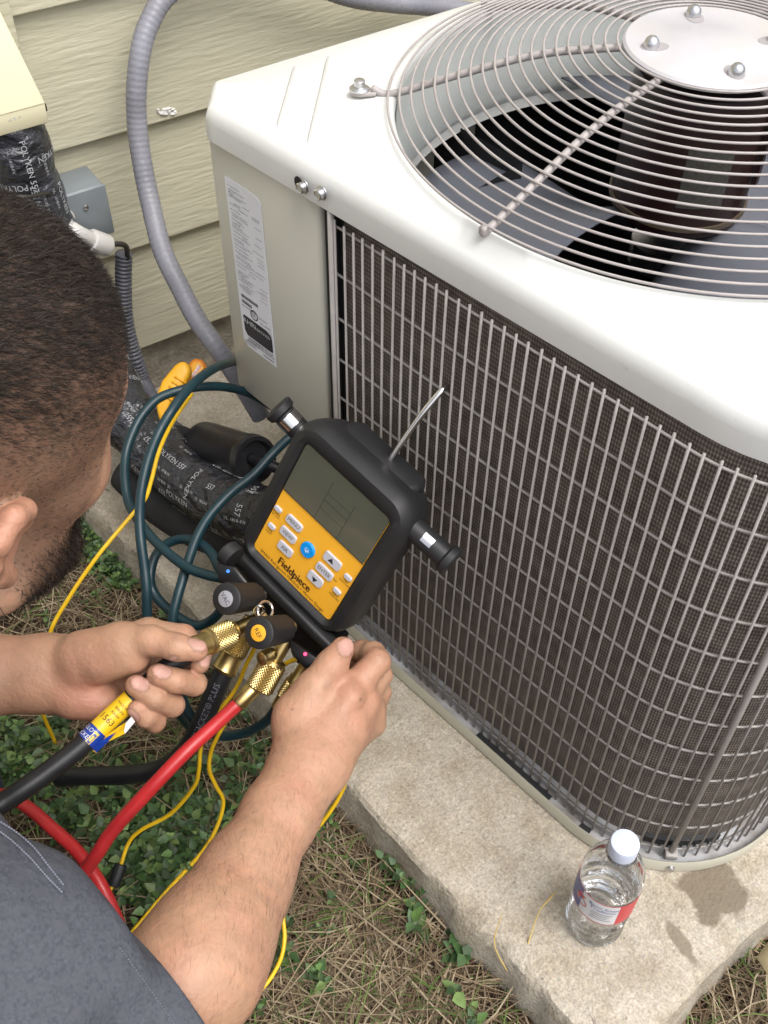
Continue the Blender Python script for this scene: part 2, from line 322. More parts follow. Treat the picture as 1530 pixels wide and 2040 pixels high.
# ------------------------------------------------------------------ concrete pad
def concrete_mat():
    m = bpy.data.materials.new('pad_concrete'); m.use_nodes = True; nt = m.node_tree; N = nt.nodes; L = nt.links; b = N['Principled BSDF']
    b.inputs['Roughness'].default_value = 0.9; b.inputs['Specular IOR Level'].default_value = 0.25
    tc = N.new('ShaderNodeTexCoord'); V = tc.outputs['Object']
    def noise(s, d=6): 
        n = N.new('ShaderNodeTexNoise'); n.inputs['Scale'].default_value = s; n.inputs['Detail'].default_value = d; L.new(V, n.inputs[0]); return n.outputs['Fac']
    def ramp(f, p0, c0, p1, c1):
        r = N.new('ShaderNodeValToRGB'); e = r.color_ramp.elements; e[0].position = p0; e[1].position = p1; e[0].color = (*c0, 1); e[1].color = (*c1, 1); L.new(f, r.inputs[0]); return r.outputs[0]
    def mix(f, a, b_, mode='MIX'):
        x = N.new('ShaderNodeMixRGB'); x.blend_type = mode
        if isinstance(f, float): x.inputs[0].default_value = f
        else: L.new(f, x.inputs[0])
        for k, v in ((1, a), (2, b_)):
            if isinstance(v, tuple): x.inputs[k].default_value = (*v, 1)
            else: L.new(v, x.inputs[k])
        return x.outputs[0]
    c = ramp(noise(11), 0.3, (0.42, 0.38, 0.315), 0.75, (0.54, 0.495, 0.42))
    c = mix(0.85, c, ramp(noise(150, 8), 0.3, (0.76, 0.75, 0.73), 0.68, (1.10, 1.09, 1.07)), 'MULTIPLY')
    c = mix(0.55, c, ramp(noise(430, 3), 0.34, (0.62, 0.60, 0.57), 0.66, (1.22, 1.21, 1.2)), 'MULTIPLY')
    # aggregate grains
    vo = N.new('ShaderNodeTexVoronoi'); vo.inputs['Scale'].default_value = 260; L.new(V, vo.inputs[0])
    c = mix(ramp(vo.outputs['Distance'], 0.06, (0.55,) * 3, 0.2, (0,) * 3), c, mix(0.5, vo.outputs['Color'], (0.50, 0.42, 0.30)))
    c = mix(0.75, c, ramp(noise(26, 5), 0.36, (0.80, 0.765, 0.70), 0.6, (1.06, 1.06, 1.06)), 'MULTIPLY')
    vp = N.new('ShaderNodeTexVoronoi'); vp.inputs['Scale'].default_value = 75; L.new(V, vp.inputs[0])
    c = mix(ramp(vp.outputs['Distance'], 0.07, (0.55,) * 3, 0.13, (0,) * 3), c, (0.16, 0.13, 0.095))
    # water stains: two damp patches beside the bottle
    sp = N.new('ShaderNodeSeparateXYZ'); L.new(V, sp.inputs[0])
    wob = noise(34, 4)
    def patch(cx, cy, rx, ry, ang=0.0):
        mp = N.new('ShaderNodeMapping'); mp.vector_type = 'TEXTURE'; mp.inputs['Location'].default_value = (cx, cy, 0); mp.inputs['Rotation'].default_value = (0, 0, ang); mp.inputs['Scale'].default_value = (rx, ry, 1); L.new(V, mp.inputs[0])
        ln = N.new('ShaderNodeVectorMath'); ln.operation = 'LENGTH'; L.new(mp.outputs[0], ln.inputs[0])
        ad = N.new('ShaderNodeMath'); ad.operation = 'ADD'; L.new(ln.outputs['Value'], ad.inputs[0])
        sb = N.new('ShaderNodeMath'); sb.operation = 'MULTIPLY_ADD'; L.new(wob, sb.inputs[0]); sb.inputs[1].default_value = 1.6; sb.inputs[2].default_value = -0.8; L.new(sb.outputs[0], ad.inputs[1])
        return ramp(ad.outputs[0], 0.82, (0.88,) * 3, 1.0, (0,) * 3)
    p1 = onz(1418, 1778, 0); p2 = onz(1358, 1880, 0); pa = onz(1330, 1842, 0); pb = onz(1388, 1918, 0); a2 = math.atan2(pb[1] - pa[1], pb[0] - pa[0]); l2 = float(np.linalg.norm(pb - pa)) / 2
    c = mix(patch(p1[0], p1[1], 0.033, 0.030, 0.3), c, (0.175, 0.142, 0.10))
    c = mix(patch(p2[0], p2[1], l2 * 1.1, l2 * .42, a2), c, (0.22, 0.185, 0.135))
    # earth-stained sides
    c = mix(ramp(sp.outputs['Z'], 0.0, (0.6,) * 3, 1.0, (0.6,) * 3) if False else 0.0, c, c)
    L.new(c, b.inputs['Base Color'])
    nb = N.new('ShaderNodeMath'); nb.operation = 'ADD'; L.new(noise(260, 4), nb.inputs[0]); n2 = noise(60, 5); L.new(n2, nb.inputs[1])
    bp = N.new('ShaderNodeBump'); bp.inputs['Strength'].default_value = 0.55; bp.inputs['Distance'].default_value = 0.0035; L.new(nb.outputs[0], bp.inputs['Height']); L.new(bp.outputs[0], b.inputs['Normal'])
    return m
def pad_mesh():
    # outline: front edge slightly skewed, right edge, back, left; subdivided so that the arris can crumble
    f0 = np.array([-1.09, 0.369]); f1 = np.array([-0.040, 0.318]); r1 = np.array([0.030, 1.25]); l1 = np.array([-0.93, 1.25])
    def seg(a, b, n): return [a + (b - a) * t for t in np.linspace(0, 1, n, endpoint=False)]
    O = np.array(seg(f0, f1, 150) + seg(f1, r1, 100) + seg(r1, l1, 20) + seg(l1, f0, 20)); n = len(O)
    c = O.mean(0); nv = np.zeros_like(O)
    t = np.roll(O, -1, 0) - np.roll(O, 1, 0); t /= np.linalg.norm(t, axis=1)[:, None]; nv = np.stack([t[:, 1], -t[:, 0]], 1)
    s = np.arange(n) * 0.007
    w1 = 0.014 * vnoise(s * 14, s * 0 + 1.3, 11); w2 = 0.016 * np.clip(vnoise(s * 45, s * 0 + 7.3, 12), 0, 1); w3 = 0.006 * vnoise(s * 60, s * 0 + 3, 13)
    rows = [(-0.085, 0.006 + w1), (-0.05, 0.003 + w1 + w3), (-0.02, w1 + w3), (-0.0075, -0.001 + w1 * .8 - w2 * .5), (-0.0022, -0.005 + w1 * .6 - w2), (0.0, -0.011 + w1 * .5 - w2), (0.0, -0.03 + 0 * w1)]
    V = []; F = []; corners = np.array([f0, f1, r1, l1]); dc = np.min(np.linalg.norm(O[:, None] - corners[None], axis=2), axis=1)
    for z, off in rows[:-1]:
        P = O + nv * np.maximum(off + 0 * dc, -dc * .8 - .001)[:, None]; V += [(p[0], p[1], z) for p in P]
    last = O + (O.mean(0) - O) * 0.11; V += [(p[0], p[1], 0.0) for p in last]
    for i in range(len(rows) - 1):
        for j in range(n): F.append((i * n + j, i * n + (j + 1) % n, (i + 1) * n + (j + 1) % n, (i + 1) * n + j))
    c = last.mean(0)
    for k in range(1, 9):
        q = last + (c - last) * (k / 9); V += [(p[0], p[1], 0.0) for p in q]
    nr_ = len(rows) + 8
    for i in range(len(rows) - 1, nr_ - 1):
        for j in range(n): F.append((i * n + j, i * n + (j + 1) % n, (i + 1) * n + (j + 1) % n, (i + 1) * n + j))
    V.append((c[0], c[1], 0.0)); F += [((nr_ - 1) * n + j, (nr_ - 1) * n + (j + 1) % n, len(V) - 1) for j in range(n)]
    return mesh('concrete_pad', V, F)
pad = link('concrete_pad', pad_mesh(), concrete_mat()); autosmooth(pad, 30)
tag(pad, 'pale concrete equipment pad under the condenser with damp stains', 'concrete pad', kind='structure')

# ------------------------------------------------------------------ house wall
hw = empty('house_wall', 'pale yellow lap siding house wall above a rough concrete footing', 'wall')
def wp(s, off, z): return np.array([*(WN[:2] * (WC + off) + WD[:2] * s), z])
SZ0, SEXP = 0.088, 0.149
S0, S1 = -1.6, 2.2
for k in range(11):
    z0 = SZ0 + SEXP * k; zt = z0 + SEXP + 0.012
    ns = 30; V = []; F = []
    prof = [(0.0030, z0 + 0.0), (0.0032, z0 + 0.001), (-0.0095, zt), (-0.016, zt), (-0.0095, z0 + 0.0)]
    for i in range(ns + 1):
        s = S0 + (S1 - S0) * i / ns
        for off, z in prof: V.append(wp(s, off, z + 0.0008 * math.sin(i * 1.7 + k)))
    m_ = len(prof)
    for i in range(ns):
        for j in range(m_): F.append((i * m_ + j, (i + 1) * m_ + j, (i + 1) * m_ + (j + 1) % m_, i * m_ + (j + 1) % m_))
    F += [tuple(range(m_)), tuple(ns * m_ + j for j in range(m_))[::-1]]
    link('siding_plank', mesh('siding_plank', V, F, False), M['siding'], hw)
V = [wp(s, off, z) for s in (S0, S1) for off, z in ((-0.012, -0.12), (-0.012, SZ0 + 0.02), (-0.2, SZ0 + 0.02), (-0.2, -0.12))]
link('footing', mesh('footing', V, [(0, 4, 5, 1), (1, 5, 6, 2), (2, 6, 7, 3), (3, 7, 4, 0), (0, 1, 2, 3), (4, 7, 6, 5)], False), M['foundation'], hw)
V = [wp(s, off, z) for s in (S0, S1) for off, z in ((-0.02, SZ0 - 0.01), (-0.02, SZ0 + SEXP * 11), (-0.2, SZ0 + SEXP * 11), (-0.2, SZ0 + 0.02))]
link('sheathing', mesh('sheathing', V, [(0, 4, 5, 1), (1, 5, 6, 2), (2, 6, 7, 3), (3, 7, 4, 0), (0, 1, 2, 3), (4, 7, 6, 5)], False), M['foundation'], hw)
# chipped caulk on the lap
b_ = MB()
for i in range(16):
    p = onwall(328 + random.uniform(-14, 20), 222 + random.uniform(-7, 6), 0.002); r_ = random.uniform(0.002, 0.005)
    pts = [p + WN * 0.002 * random.random() + r_ * random.uniform(.5, 1.2) * (math.cos(a) * WD * 1.4 + math.sin(a) * np.array([0, 0, .8])) for a in np.linspace(0, 6.28, 6)[:-1]]
    b_.add(pts + [p + WN * .004], [(i_, (i_ + 1) % 5, 5) for i_ in range(5)])
tag(link('caulk_patch', b_.mesh('caulk_patch', False), mat('white_caulk', (0.62, 0.60, 0.58), (0.7, 0.68, 0.66), rough=0.8), hw), 'flaking white caulk on a lap joint')
# corner trim strip at the far left
box('trim_board', onwall(-12, 30, 0.008), WD * 0.016, WN * 0.008, np.array([0, 0, 0.55]), M['siding'], hw, 0.002)

# ------------------------------------------------------------------ condenser
FC = np.array([-0.410, 0.735]); FR = 0.2400; RZ = 0.580          # fan axis and opening
def unit_outline(off=0.0, n_arc=14, chamfer=True):
    """plan outline, counter-clockwise from the front left, pushed out by off; front face y = 0.475"""
    yf, xr, rr = 0.475 - off, -0.084 + off, 0.128 + off
    cx, cy = xr - rr, yf + rr; P = []
    if chamfer: P += [(-0.731 - off * .9, 0.502 - off * .4), (-0.702 - off * .5, yf)]
    else: P += [(-0.722 - off, yf)]
    for i in range(n_arc + 1):
        a = -math.pi / 2 + i / n_arc * math.pi / 2; P.append((cx + rr * math.cos(a), cy + rr * math.sin(a)))
    yb = 1.03 + off; cy2 = yb - rr
    for i in range(n_arc + 1):
        a = i / n_arc * math.pi / 2; P.append((cx + rr * math.cos(a), cy2 + rr * math.sin(a)))
    P += [(-0.640 - off * .4, yb), (-0.660 - off, yb - 0.03)]
    return np.array(P)
def radial(P, n=180):
    """outline re-sampled by angle round the fan axis"""
    out = []
    for k in range(n):
        a = 2 * math.pi * k / n; d = np.array([math.cos(a), math.sin(a)]); best = None
        for i in range(len(P)):
            p = P[i] - FC; q = P[(i + 1) % len(P)] - FC; e = q - p; den = d[0] * e[1] - d[1] * e[0]
            if abs(den) < 1e-12: continue
            t = (p[0] * e[1] - p[1] * e[0]) / den; u = (p[0] * d[1] - p[1] * d[0]) / den
            if t > 0 and -1e-6 <= u <= 1 + 1e-6: best = t if best is None else max(best, t)
        out.append(FC + d * best)
    return np.array(out)
ac = empty('air_conditioner', 'beige outdoor condenser unit with wire grille and round fan guard', 'air conditioner')
_b = unit_outline(0.0)
_cnt = [max(1, int(np.linalg.norm(_b[(i + 1) % len(_b)] - _b[i]) / 0.009)) for i in range(len(_b))]
def dense(P): return np.array([P[i] + (P[(i + 1) % len(P)] - P[i]) * k / _cnt[i] for i in range(len(P)) for k in range(_cnt[i])])
radial0 = radial
def lid_line(P):      # the cover sits a few millimetres askew on the cabinet
    Q = P.copy(); Q[:, 1] += 0.0225 * (Q[:, 0] + 0.70) * np.clip((0.75 - Q[:, 1]) / 0.27, 0, 1); return Q
def radial(P, n=None): return lid_line(dense(P)) if n is None or n == NR else radial0(P, n)
NR = len(dense(_b)); _ang = np.arctan2(*(dense(_b) - FC).T[::-1])
def ringz(P, z): return [(p[0], p[1], z) for p in P]
circ = lambda r: FC + r * np.stack([np.cos(_ang), np.sin(_ang)], 1)
rows = [(circ(FR + 0.001), 0.470), (circ(FR + 0.001), 0.545), (circ(FR), RZ - .004), (circ(FR + 0.0015), RZ - .0008), (circ(FR + 0.0040), RZ - .0004)]
out_t = radial(unit_outline(0.007), NR); out_i = radial(unit_outline(-0.001), NR)
rows += [(out_i, 0.5660), (radial(unit_outline(0.0015), NR), 0.5642), (radial(unit_outline(0.0042), NR), 0.5610), (radial(unit_outline(0.0062), NR), 0.5560), (out_t, 0.5510), (out_t, 0.535), (radial(unit_outline(0.005), NR), 0.535), (radial(unit_outline(0.003), NR), 0.552)]
V = []; F = []
for P, z in rows: V += ringz(P, z)
for i in range(len(rows) - 1):
    for j in range(NR): F.append((i * NR + j, (i + 1) * NR + j, (i + 1) * NR + (j + 1) % NR, i * NR + (j + 1) % NR))
top = link('top_cover', mesh('top_cover', V, F), M['lid'], ac); top['label'] = 'off-white painted top cover with round fan opening'
autosmooth(top, 60)
# venturi ring inside the opening
V = []; F = []
prof = [(FR + 0.0005, 0.572), (FR - 0.001, 0.53), (FR - 0.003, 0.49), (FR + 0.004, 0.478)]
for r_, z in prof: V += ringz(circ(r_ - 0.0015), z)
for i in range(len(prof) - 1):
    for j in range(NR): F.append((i * NR + j, (i + 1) * NR + j, (i + 1) * NR + (j + 1) % NR, i * NR + (j + 1) % NR))
link('venturi_ring', mesh('venturi_ring', V, F), M['venturi'], ac)
from mathutils.bvhtree import BVHTree
tbvh = BVHTree.FromPolygons([tuple(v.co) for v in top.data.vertices], [tuple(p.vertices) for p in top.data.polygons])
# stiffening ribs pressed into the cover; groove shade is put into their greyer colour
for a, b in (((588, 130), (553, 252)), ((655, 110), (614, 284))):
    rib = []
    for t in np.linspace(0, 1, 14):
        h = tbvh.ray_cast(Vector(EYE), Vector(nrm(ray(a[0] + (b[0] - a[0]) * t, a[1] + (b[1] - a[1]) * t))))
        rib.append(np.array(h[0]) - [0, 0, 0.0001 if 0 < t < 1 else 0.0016])
    tube('cover_rib', rib, 0.0015, mat('rib_shade_grey', (0.46, 0.455, 0.43), rough=0.6), ac, 8, 2)
# service panel (front left) with the open valve corner under it
yb = 0.4745
pan_pts = [(-0.569, yb, 0.25), (-0.569, yb, 0.545), (-0.697, yb, 0.545), (-0.697, yb, 0.25)]
prism('service_panel', [np.array(p) for p in [(-0.5705, yb, 0.2505), (-0.5705, yb, 0.545), (-0.715, yb, 0.545), (-0.7205, yb + .006, 0.545), (-0.7205, yb + .006, 0.2505), (-0.715, yb, 0.2505)]][:3] + [np.array((-0.715, yb, 0.2505))], (0, 0.012, 0), M['panel'], ac, 0.003)
V = [(-0.7195, 0.4800, 0.2505), (-0.7195, 0.4800, 0.545), (-0.664, 0.995, 0.545), (-0.664, 0.995, 0.2505), (-0.7115, 0.4800, 0.2505), (-0.7115, 0.4800, 0.545), (-0.656, 0.995, 0.545), (-0.656, 0.995, 0.2505)]
link('side_panel', mesh('side_panel', V, [(0, 1, 2, 3), (4, 7, 6, 5), (0, 3, 7, 4), (1, 5, 6, 2), (0, 4, 5, 1), (3, 2, 6, 7)], False), M['panel'], ac)
box('compartment_floor', (-0.64, 0.60, 0.2625), (0.069, 0, 0), (0, 0.112, 0), (0, 0, 0.0015), M['panel'], ac)
box('valve_bulkhead', (-0.572, 0.60, 0.204), (0.0015, 0, 0), (0, 0.112, 0), (0, 0, 0.194), M['panel'], ac)
box('valve_back_panel', (-0.632, 0.716, 0.145), (0.062, 0, 0), (0, 0.0015, 0), (0, 0, 0.115), M['panel'], ac)
box('panel_gap', (-0.5625, 0.482, 0.2725), (0.0055, 0, 0), (0, 0.004, 0), (0, 0, 0.2615), M['dark'], ac)
# cover screws and their slot
for px, py, slot in ((604, 372, True), (640, 385, False)):
    p = ony(px, py, 0.4675)
    s_ = lathe('cover_screw', [(0, 0.0060), (0.0012, 0.0060), (0.0014, 0.0046), (0.0052, 0.0044), (0.0058, 0.0036), (0.0052, 0.0030)], p + [0, 0.0012, 0], (0, -1, 0), M['steel'], ac, 12, True)
    if slot:
        prism('screw_slot', [p + np.array([-0.0052, 0.00, 0.0010]) + np.array([0.0052 * math.cos(a), 0, 0.0056 * math.sin(a)]) for a in np.linspace(0, 2 * math.pi, 14)[:-1]], (0, -0.0004, 0), M['dark'], ac)
# coil
def coil_mat():
    m = bpy.data.materials.new('coil_fins'); m.use_nodes = True; nt = m.node_tree; N = nt.nodes; L = nt.links; b = N['Principled BSDF']
    b.inputs['Roughness'].default_value = 0.55
    tc = N.new('ShaderNodeTexCoord'); V = tc.outputs['UV']
    def wave(sx, sy, dist):
        mp = N.new('ShaderNodeMapping'); mp.inputs['Scale'].default_value = (sx, sy, 1); L.new(V, mp.inputs[0])
        w = N.new('ShaderNodeTexWave'); w.wave_type = 'BANDS'; w.bands_direction = 'X'; w.inputs['Scale'].default_value = 1.0; w.inputs['Distortion'].default_value = dist; w.inputs['Detail'].default_value = 1.0; w.inputs['Detail Scale'].default_value = 2.0
        L.new(mp.outputs[0], w.inputs[0]); return w.outputs['Fac']
    wv = wave(27, 27, 1.6)
    mpy = N.new('ShaderNodeMapping'); mpy.inputs['Rotation'].default_value = (0, 0, math.pi / 2); mpy.inputs['Scale'].default_value = (15, 15, 1); L.new(V, mpy.inputs[0])
    w2 = N.new('ShaderNodeTexWave'); w2.inputs['Scale'].default_value = 1.0; w2.inputs['Distortion'].default_value = 0.6; L.new(mpy.outputs[0], w2.inputs[0])
    r = N.new('ShaderNodeValToRGB'); e = r.color_ramp.elements; e[0].position = 0.35; e[0].color = (0.120, 0.106, 0.095, 1); e[1].position = 0.95; e[1].color = (0.235, 0.21, 0.188, 1); L.new(wv, r.inputs[0])
    r2 = N.new('ShaderNodeValToRGB'); e = r2.color_ramp.elements; e[0].position = 0.1; e[0].color = (0.55, 0.55, 0.55, 1); e[1].position = 0.7; e[1].color = (1.25, 1.25, 1.25, 1); L.new(w2.outputs['Fac'], r2.inputs[0])
    mx = N.new('ShaderNodeMixRGB'); mx.blend_type = 'MULTIPLY'; mx.inputs[0].default_value = 1; L.new(r.outputs[0], mx.inputs[1]); L.new(r2.outputs[0], mx.inputs[2])
    n = N.new('ShaderNodeTexNoise'); n.inputs['Scale'].default_value = 14; n.inputs['Detail'].default_value = 4; L.new(V, n.inputs[0])
    r3 = N.new('ShaderNodeValToRGB'); e = r3.color_ramp.elements; e[0].position = 0.3; e[0].color = (0.65, 0.62, 0.6, 1); e[1].position = 0.75; e[1].color = (1.35, 1.28, 1.2, 1); L.new(n.outputs['Fac'], r3.inputs[0])
    m2 = N.new('ShaderNodeMixRGB'); m2.blend_type = 'MULTIPLY'; m2.inputs[0].default_value = 1; L.new(mx.outputs[0], m2.inputs[1]); L.new(r3.outputs[0], m2.inputs[2])
    L.new(m2.outputs[0], b.inputs['Base Color'])
    bp = N.new('ShaderNodeBump'); bp.inputs['Strength'].default_value = 0.8; bp.inputs['Distance'].default_value = 0.001; L.new(wv, bp.inputs['Height']); L.new(bp.outputs[0], b.inputs['Normal'])
    return m
def coil_path(off):
    P = unit_outline(off, 22, False); P = P[np.r_[1:len(P) - 2]]     # front run, both round corners
    P = np.vstack([[-0.556, 0.475 - off], P, [-0.56, 1.03 + off]]); return P
def arclen(P): return np.r_[0, np.cumsum(np.linalg.norm(np.diff(P, axis=0), axis=1))]
CP = coil_path(-0.0085); CS = arclen(CP)
V = [(p[0], p[1], z) for z in (0.024, 0.552) for p in CP]; n = len(CP)
F = [(i, i + 1, n + i + 1, n + i) for i in range(n - 1)]
me = mesh('condenser_coil', V, F); uv = me.uv_layers.new(name='UVMap')
for lp in me.loops:
    i = lp.vertex_index; uv.data[lp.index].uv = (CS[i % n] / 0.2, (0.024 if i < n else 0.552) / 0.2)
cm = coil_mat(); link('condenser_coil', me, cm, ac)
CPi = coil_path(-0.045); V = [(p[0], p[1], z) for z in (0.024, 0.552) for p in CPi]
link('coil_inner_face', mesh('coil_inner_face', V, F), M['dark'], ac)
# dark end plate of the coil beside the panel
box('coil_end_plate', (-0.5535, 0.4945, 0.288), (0.0022, 0, 0), (0, 0.012, 0), (0, 0, 0.262), M['dark'], ac)
# grille: posts, uprights and cross wires
GP = coil_path(0.000); GS = arclen(GP)
def on_grille(s, off=0.0):
    x = np.interp(s, GS, GP[:, 0]); y = np.interp(s, GS, GP[:, 1]); e = 1e-3
    t = nrm([np.interp(s + e, GS, GP[:, 0]) - np.interp(s - e, GS, GP[:, 0]), np.interp(s + e, GS, GP[:, 1]) - np.interp(s - e, GS, GP[:, 1])])
    return np.array([x + t[1] * off, y - t[0] * off])
b_ = MB()
post_s = None
sp_ = [0.0035]
# corner post where the photo shows the thick upright
tgt = onz(1336, 1727, 0.012)[:2]; ss = np.linspace(0, GS[-1], 4000); pp = np.array([on_grille(s) for s in ss]); post_s = ss[np.argmin(np.linalg.norm(pp - tgt, axis=1))]
grille = None
for s in (0.0, post_s):
    p = on_grille(s, 0.001); q_ = link('grille_post', mesh('grille_post', *tube_vf([(p[0], p[1], 0.016), (p[0], p[1], 0.545)], 0.0028, 10)), M['wire'], ac if grille is None else grille); grille = grille or q_
wire_me = mesh('grille_wire', *tube_vf([(0, 0, 0.014), (0, 0, 0.5285)], 0.00110, 8)); wire_me.materials.append(M['wire'])
s = 0.0045 + 0.0
while s < GS[-1] * 0.72:
    if abs(s - post_s) > 0.004:
        p = on_grille(s, 0.0016); w = link('grille_wire', wire_me, None, grille); w.location = (p[0], p[1], random.uniform(-0.0008, 0.0008)); w.rotation_euler = (random.uniform(-.0012, .0012), random.uniform(-.0012, .0012), random.uniform(0, 6))
    s += 0.01125
z = 0.521
hz = []
while z > 0.012: hz.append(z); z -= 0.0452
for z in hz:
    P = [(*on_grille(s, -0.0012), z) for s in np.linspace(0.0, GS[-1] * 0.72, 130)]
    V, F = tube_vf(P, 0.00115, 8); link('cross_wire', mesh('cross_wire', V, F), M['wire'], grille)
# base pan
def band(name, offs, m, bevelw=0):
    V = []; F = []; P0 = None
    for off, z in offs:
        P = unit_outline(off, 18, False); V += [(p[0], p[1], z) for p in P]; n = len(P)
    for i in range(len(offs) - 1):
        for j in range(n): F.append((i * n + j, i * n + (j + 1) % n, (i + 1) * n + (j + 1) % n, (i + 1) * n + j))
    o = link(name, mesh(name, V, F), m, ac); autosmooth(o, 40); return o
band('base_pan', [(0.0105, 0.001), (0.0125, 0.003), (0.0125, 0.0205), (0.0118, 0.0215), (0.0108, 0.0205), (0.0108, 0.012)], M['pan'])
band('pan_ledge', [(0.0107, 0.0125), (-0.002, 0.0125), (-0.004, 0.024), (-0.02, 0.026)], M['ledge'])
# drain slots in the ledge
def slot_at(s0, s1, off=0.0045):
    P = [np.array([*on_grille(s, off), 0.0132]) for s in np.linspace(s0, s1, 14)]
    V = [];
    for p, s in zip(P, np.linspace(s0, s1, 14)):
        q = on_grille(s, off) ; o2 = on_grille(s, off + .003); o1 = on_grille(s, off - .003)
        V += [(*o1, 0.0132), (*o2, 0.0132)]
    F = [(2 * i, 2 * i + 1, 2 * i + 3, 2 * i + 2) for i in range(13)]
    link('drain_slot', mesh('drain_slot', V, F, False), M['dark'], ac)
def s_of(px, py):
    t = onz(px, py, 0.0132)[:2]; return ss[np.argmin(np.linalg.norm(pp - t, axis=1))]
slot_at(s_of(965, 1450), s_of(1110, 1578))
slot_at(s_of(1168, 1628), s_of(1185, 1643))
# black rubber foot seen behind the lower wires
b_ = MB(); sf = np.linspace(s_of(1275, 1690), s_of(1430, 1690), 12); V = []
for s in sf:
    a, b2 = on_grille(s, -0.004), on_grille(s, -0.013)
    V += [(*a, 0.014), (*a, 0.034), (*b2, 0.036), (*b2, 0.014)]
F = [(4 * i + j, 4 * i + (j + 1) % 4, 4 * i + 4 + (j + 1) % 4, 4 * i + 4 + j) for i in range(len(sf) - 1) for j in range(4)] + [(0, 1, 2, 3), tuple(4 * (len(sf) - 1) + k for k in (3, 2, 1, 0))]
ft = link('pan_baffle', mesh('pan_baffle', V, F, False), M['rubber'], ac)
for i in range(1, len(sf) - 1):
    a = on_grille(sf[i], -0.0035); a2 = on_grille(sf[i] + .003, -0.0035)
    V, F = tube_vf([(*a, 0.017), (*a2, 0.0245), (*a, 0.032)], 0.0008, 6); link('baffle_ridge', mesh('baffle_ridge', V, F), M['rubber'], ft)
p = onz(1336, 1730, 0.011); nrm2 = nrm(np.array([*(on_grille(post_s, 1) - on_grille(post_s, 0)), 0]))
pp2 = np.array([*on_grille(post_s, 0.0122), 0.011])
lathe('pan_screw', [(0, 0.0045), (0.001, 0.0045), (0.0012, 0.0033), (0.0036, 0.0031), (0.0042, 0.0022)], pp2, nrm2, M['steel'], ac, 12)
box('post_clip', np.array([*on_grille(post_s, 0.0025), 0.019]), nrm2 * 0.004, np.cross(nrm2, [0, 0, 1]) * 0.006, np.array([0, 0, 0.004]), M['wire'], ac, 0.001)
# ---- rating label
def on_panel(u, v): # u 0..1 across, v 0..1 down, on the panel face
    a, b2, c, d = [np.array(q) for q in ((-0.6955, 0.4741, 0.5035), (-0.6465, 0.4741, 0.5035), (-0.6435, 0.4741, 0.320), (-0.6925, 0.4741, 0.320))]
    return (a * (1 - u) + b2 * u) * (1 - v) + (d * (1 - u) + c * u) * v
lab = prism('rating_label', [on_panel(*q) for q in ((0.03, 0), (0.6, 0), (0.92, .008), (1, .03), (1, 1), (0.12, 1), (0.0, .97), (0, .006))], (0, -0.0005, 0), M['sticker'], ac)
lab['label'] = 'tall white printed rating label on the service panel'
b_ = MB(); g_ = MB()
def dash(B, u0, u1, v, h=0.0042):
    B.add([on_panel(u0, v) - [0, .0008, 0], on_panel(u1, v) - [0, .0008, 0], on_panel(u1, v + h) - [0, .0008, 0], on_panel(u0, v + h) - [0, .0008, 0]], [(0, 3, 2, 1)])
rr_ = random.Random(3)
v = 0.035
while v < 0.64:
    u = 0.08 + (0.0 if rr_.random() < .6 else rr_.uniform(0, .4)); end = u + rr_.uniform(.12, .5); end = min(end, .92)
    while u < end:
        w = rr_.uniform(.012, .05); dash(g_, u, u + w, v, rr_.uniform(.0025, .0045)); u += w + rr_.uniform(.006, .016)
    if rr_.random() < .45:
        u = rr_.uniform(.6, .8)
        while u < .92: dash(g_, u, u + .03, v, .0035); u += .045
    v += rr_.choice((.0105, .0105, .0125, .02))
for (u0, u1, v0) in ((.1, .6, .655), (.1, .4, .69)):
    u = u0
    while u < u1: w = rr_.uniform(.005, .013); dash(b_, u, u + w, v0, .02); u += w + rr_.uniform(.005, .011)
dash(g_, .08, .55, .725, .004); dash(g_, .6, .85, .735, .004)
for v in (.79, .80, .81): dash(g_, .68, .95, v, .003)
for v in (.955, .966, .977): dash(g_, .05, .4, v, .003)
dash(g_, .62, .95, .972, .006)
for (u, v) in ((0.45, 0.745),):
    for k in range(28):
        a0, a1 = 2 * math.pi * k / 28, 2 * math.pi * (k + 1) / 28; f = lambda r, a: on_panel(u + .115 * r * math.cos(a), v + .0305 * r * math.sin(a)) - [0, .0008, 0]
        b_.add([f(1, a0), f(.8, a0), f(.8, a1), f(1, a1)], [(0, 1, 2, 3), (3, 2, 1, 0)])
tag(link('label_print', b_.mesh('label_print', False), M['ink'], lab), kind='stuff'); tag(link('label_print', g_.mesh('label_print', False), M['greyink'], lab), kind='stuff')
PX = nrm(on_panel(1, .5) - on_panel(0, .5)); PY = np.array([0, 0, 1.0]); lo = np.array([0, -0.0008, 0])
text('label_lettering', 'UL', 0.0055, on_panel(.45, .745) + lo, PX, PY, M['ink'], lab)
text('label_lettering', 'UL LISTED', 0.0034, on_panel(.78, .768) + lo, PX, PY, M['ink'], lab)
blk = prism('certified_mark', [on_panel(*q) + lo * .6 for q in ((.08, .80), (.10, .79), (.80, .79), (.93, .81), (.95, .83), (.95, .905), (.93, .915), (.16, .915), (.09, .89))], (0, -0.0004, 0), M['ink'], lab)
lo2 = np.array([0, -0.0013, 0])
text('label_lettering', 'AHRI', 0.0088, on_panel(.28, .820) + lo2, PX, PY, M['whiteink'], lab, 1.0)
text('label_lettering', 'CERTIFIED', 0.0052, on_panel(.67, .826) + lo2, PX, PY, M['whiteink'], lab)
b_ = MB()
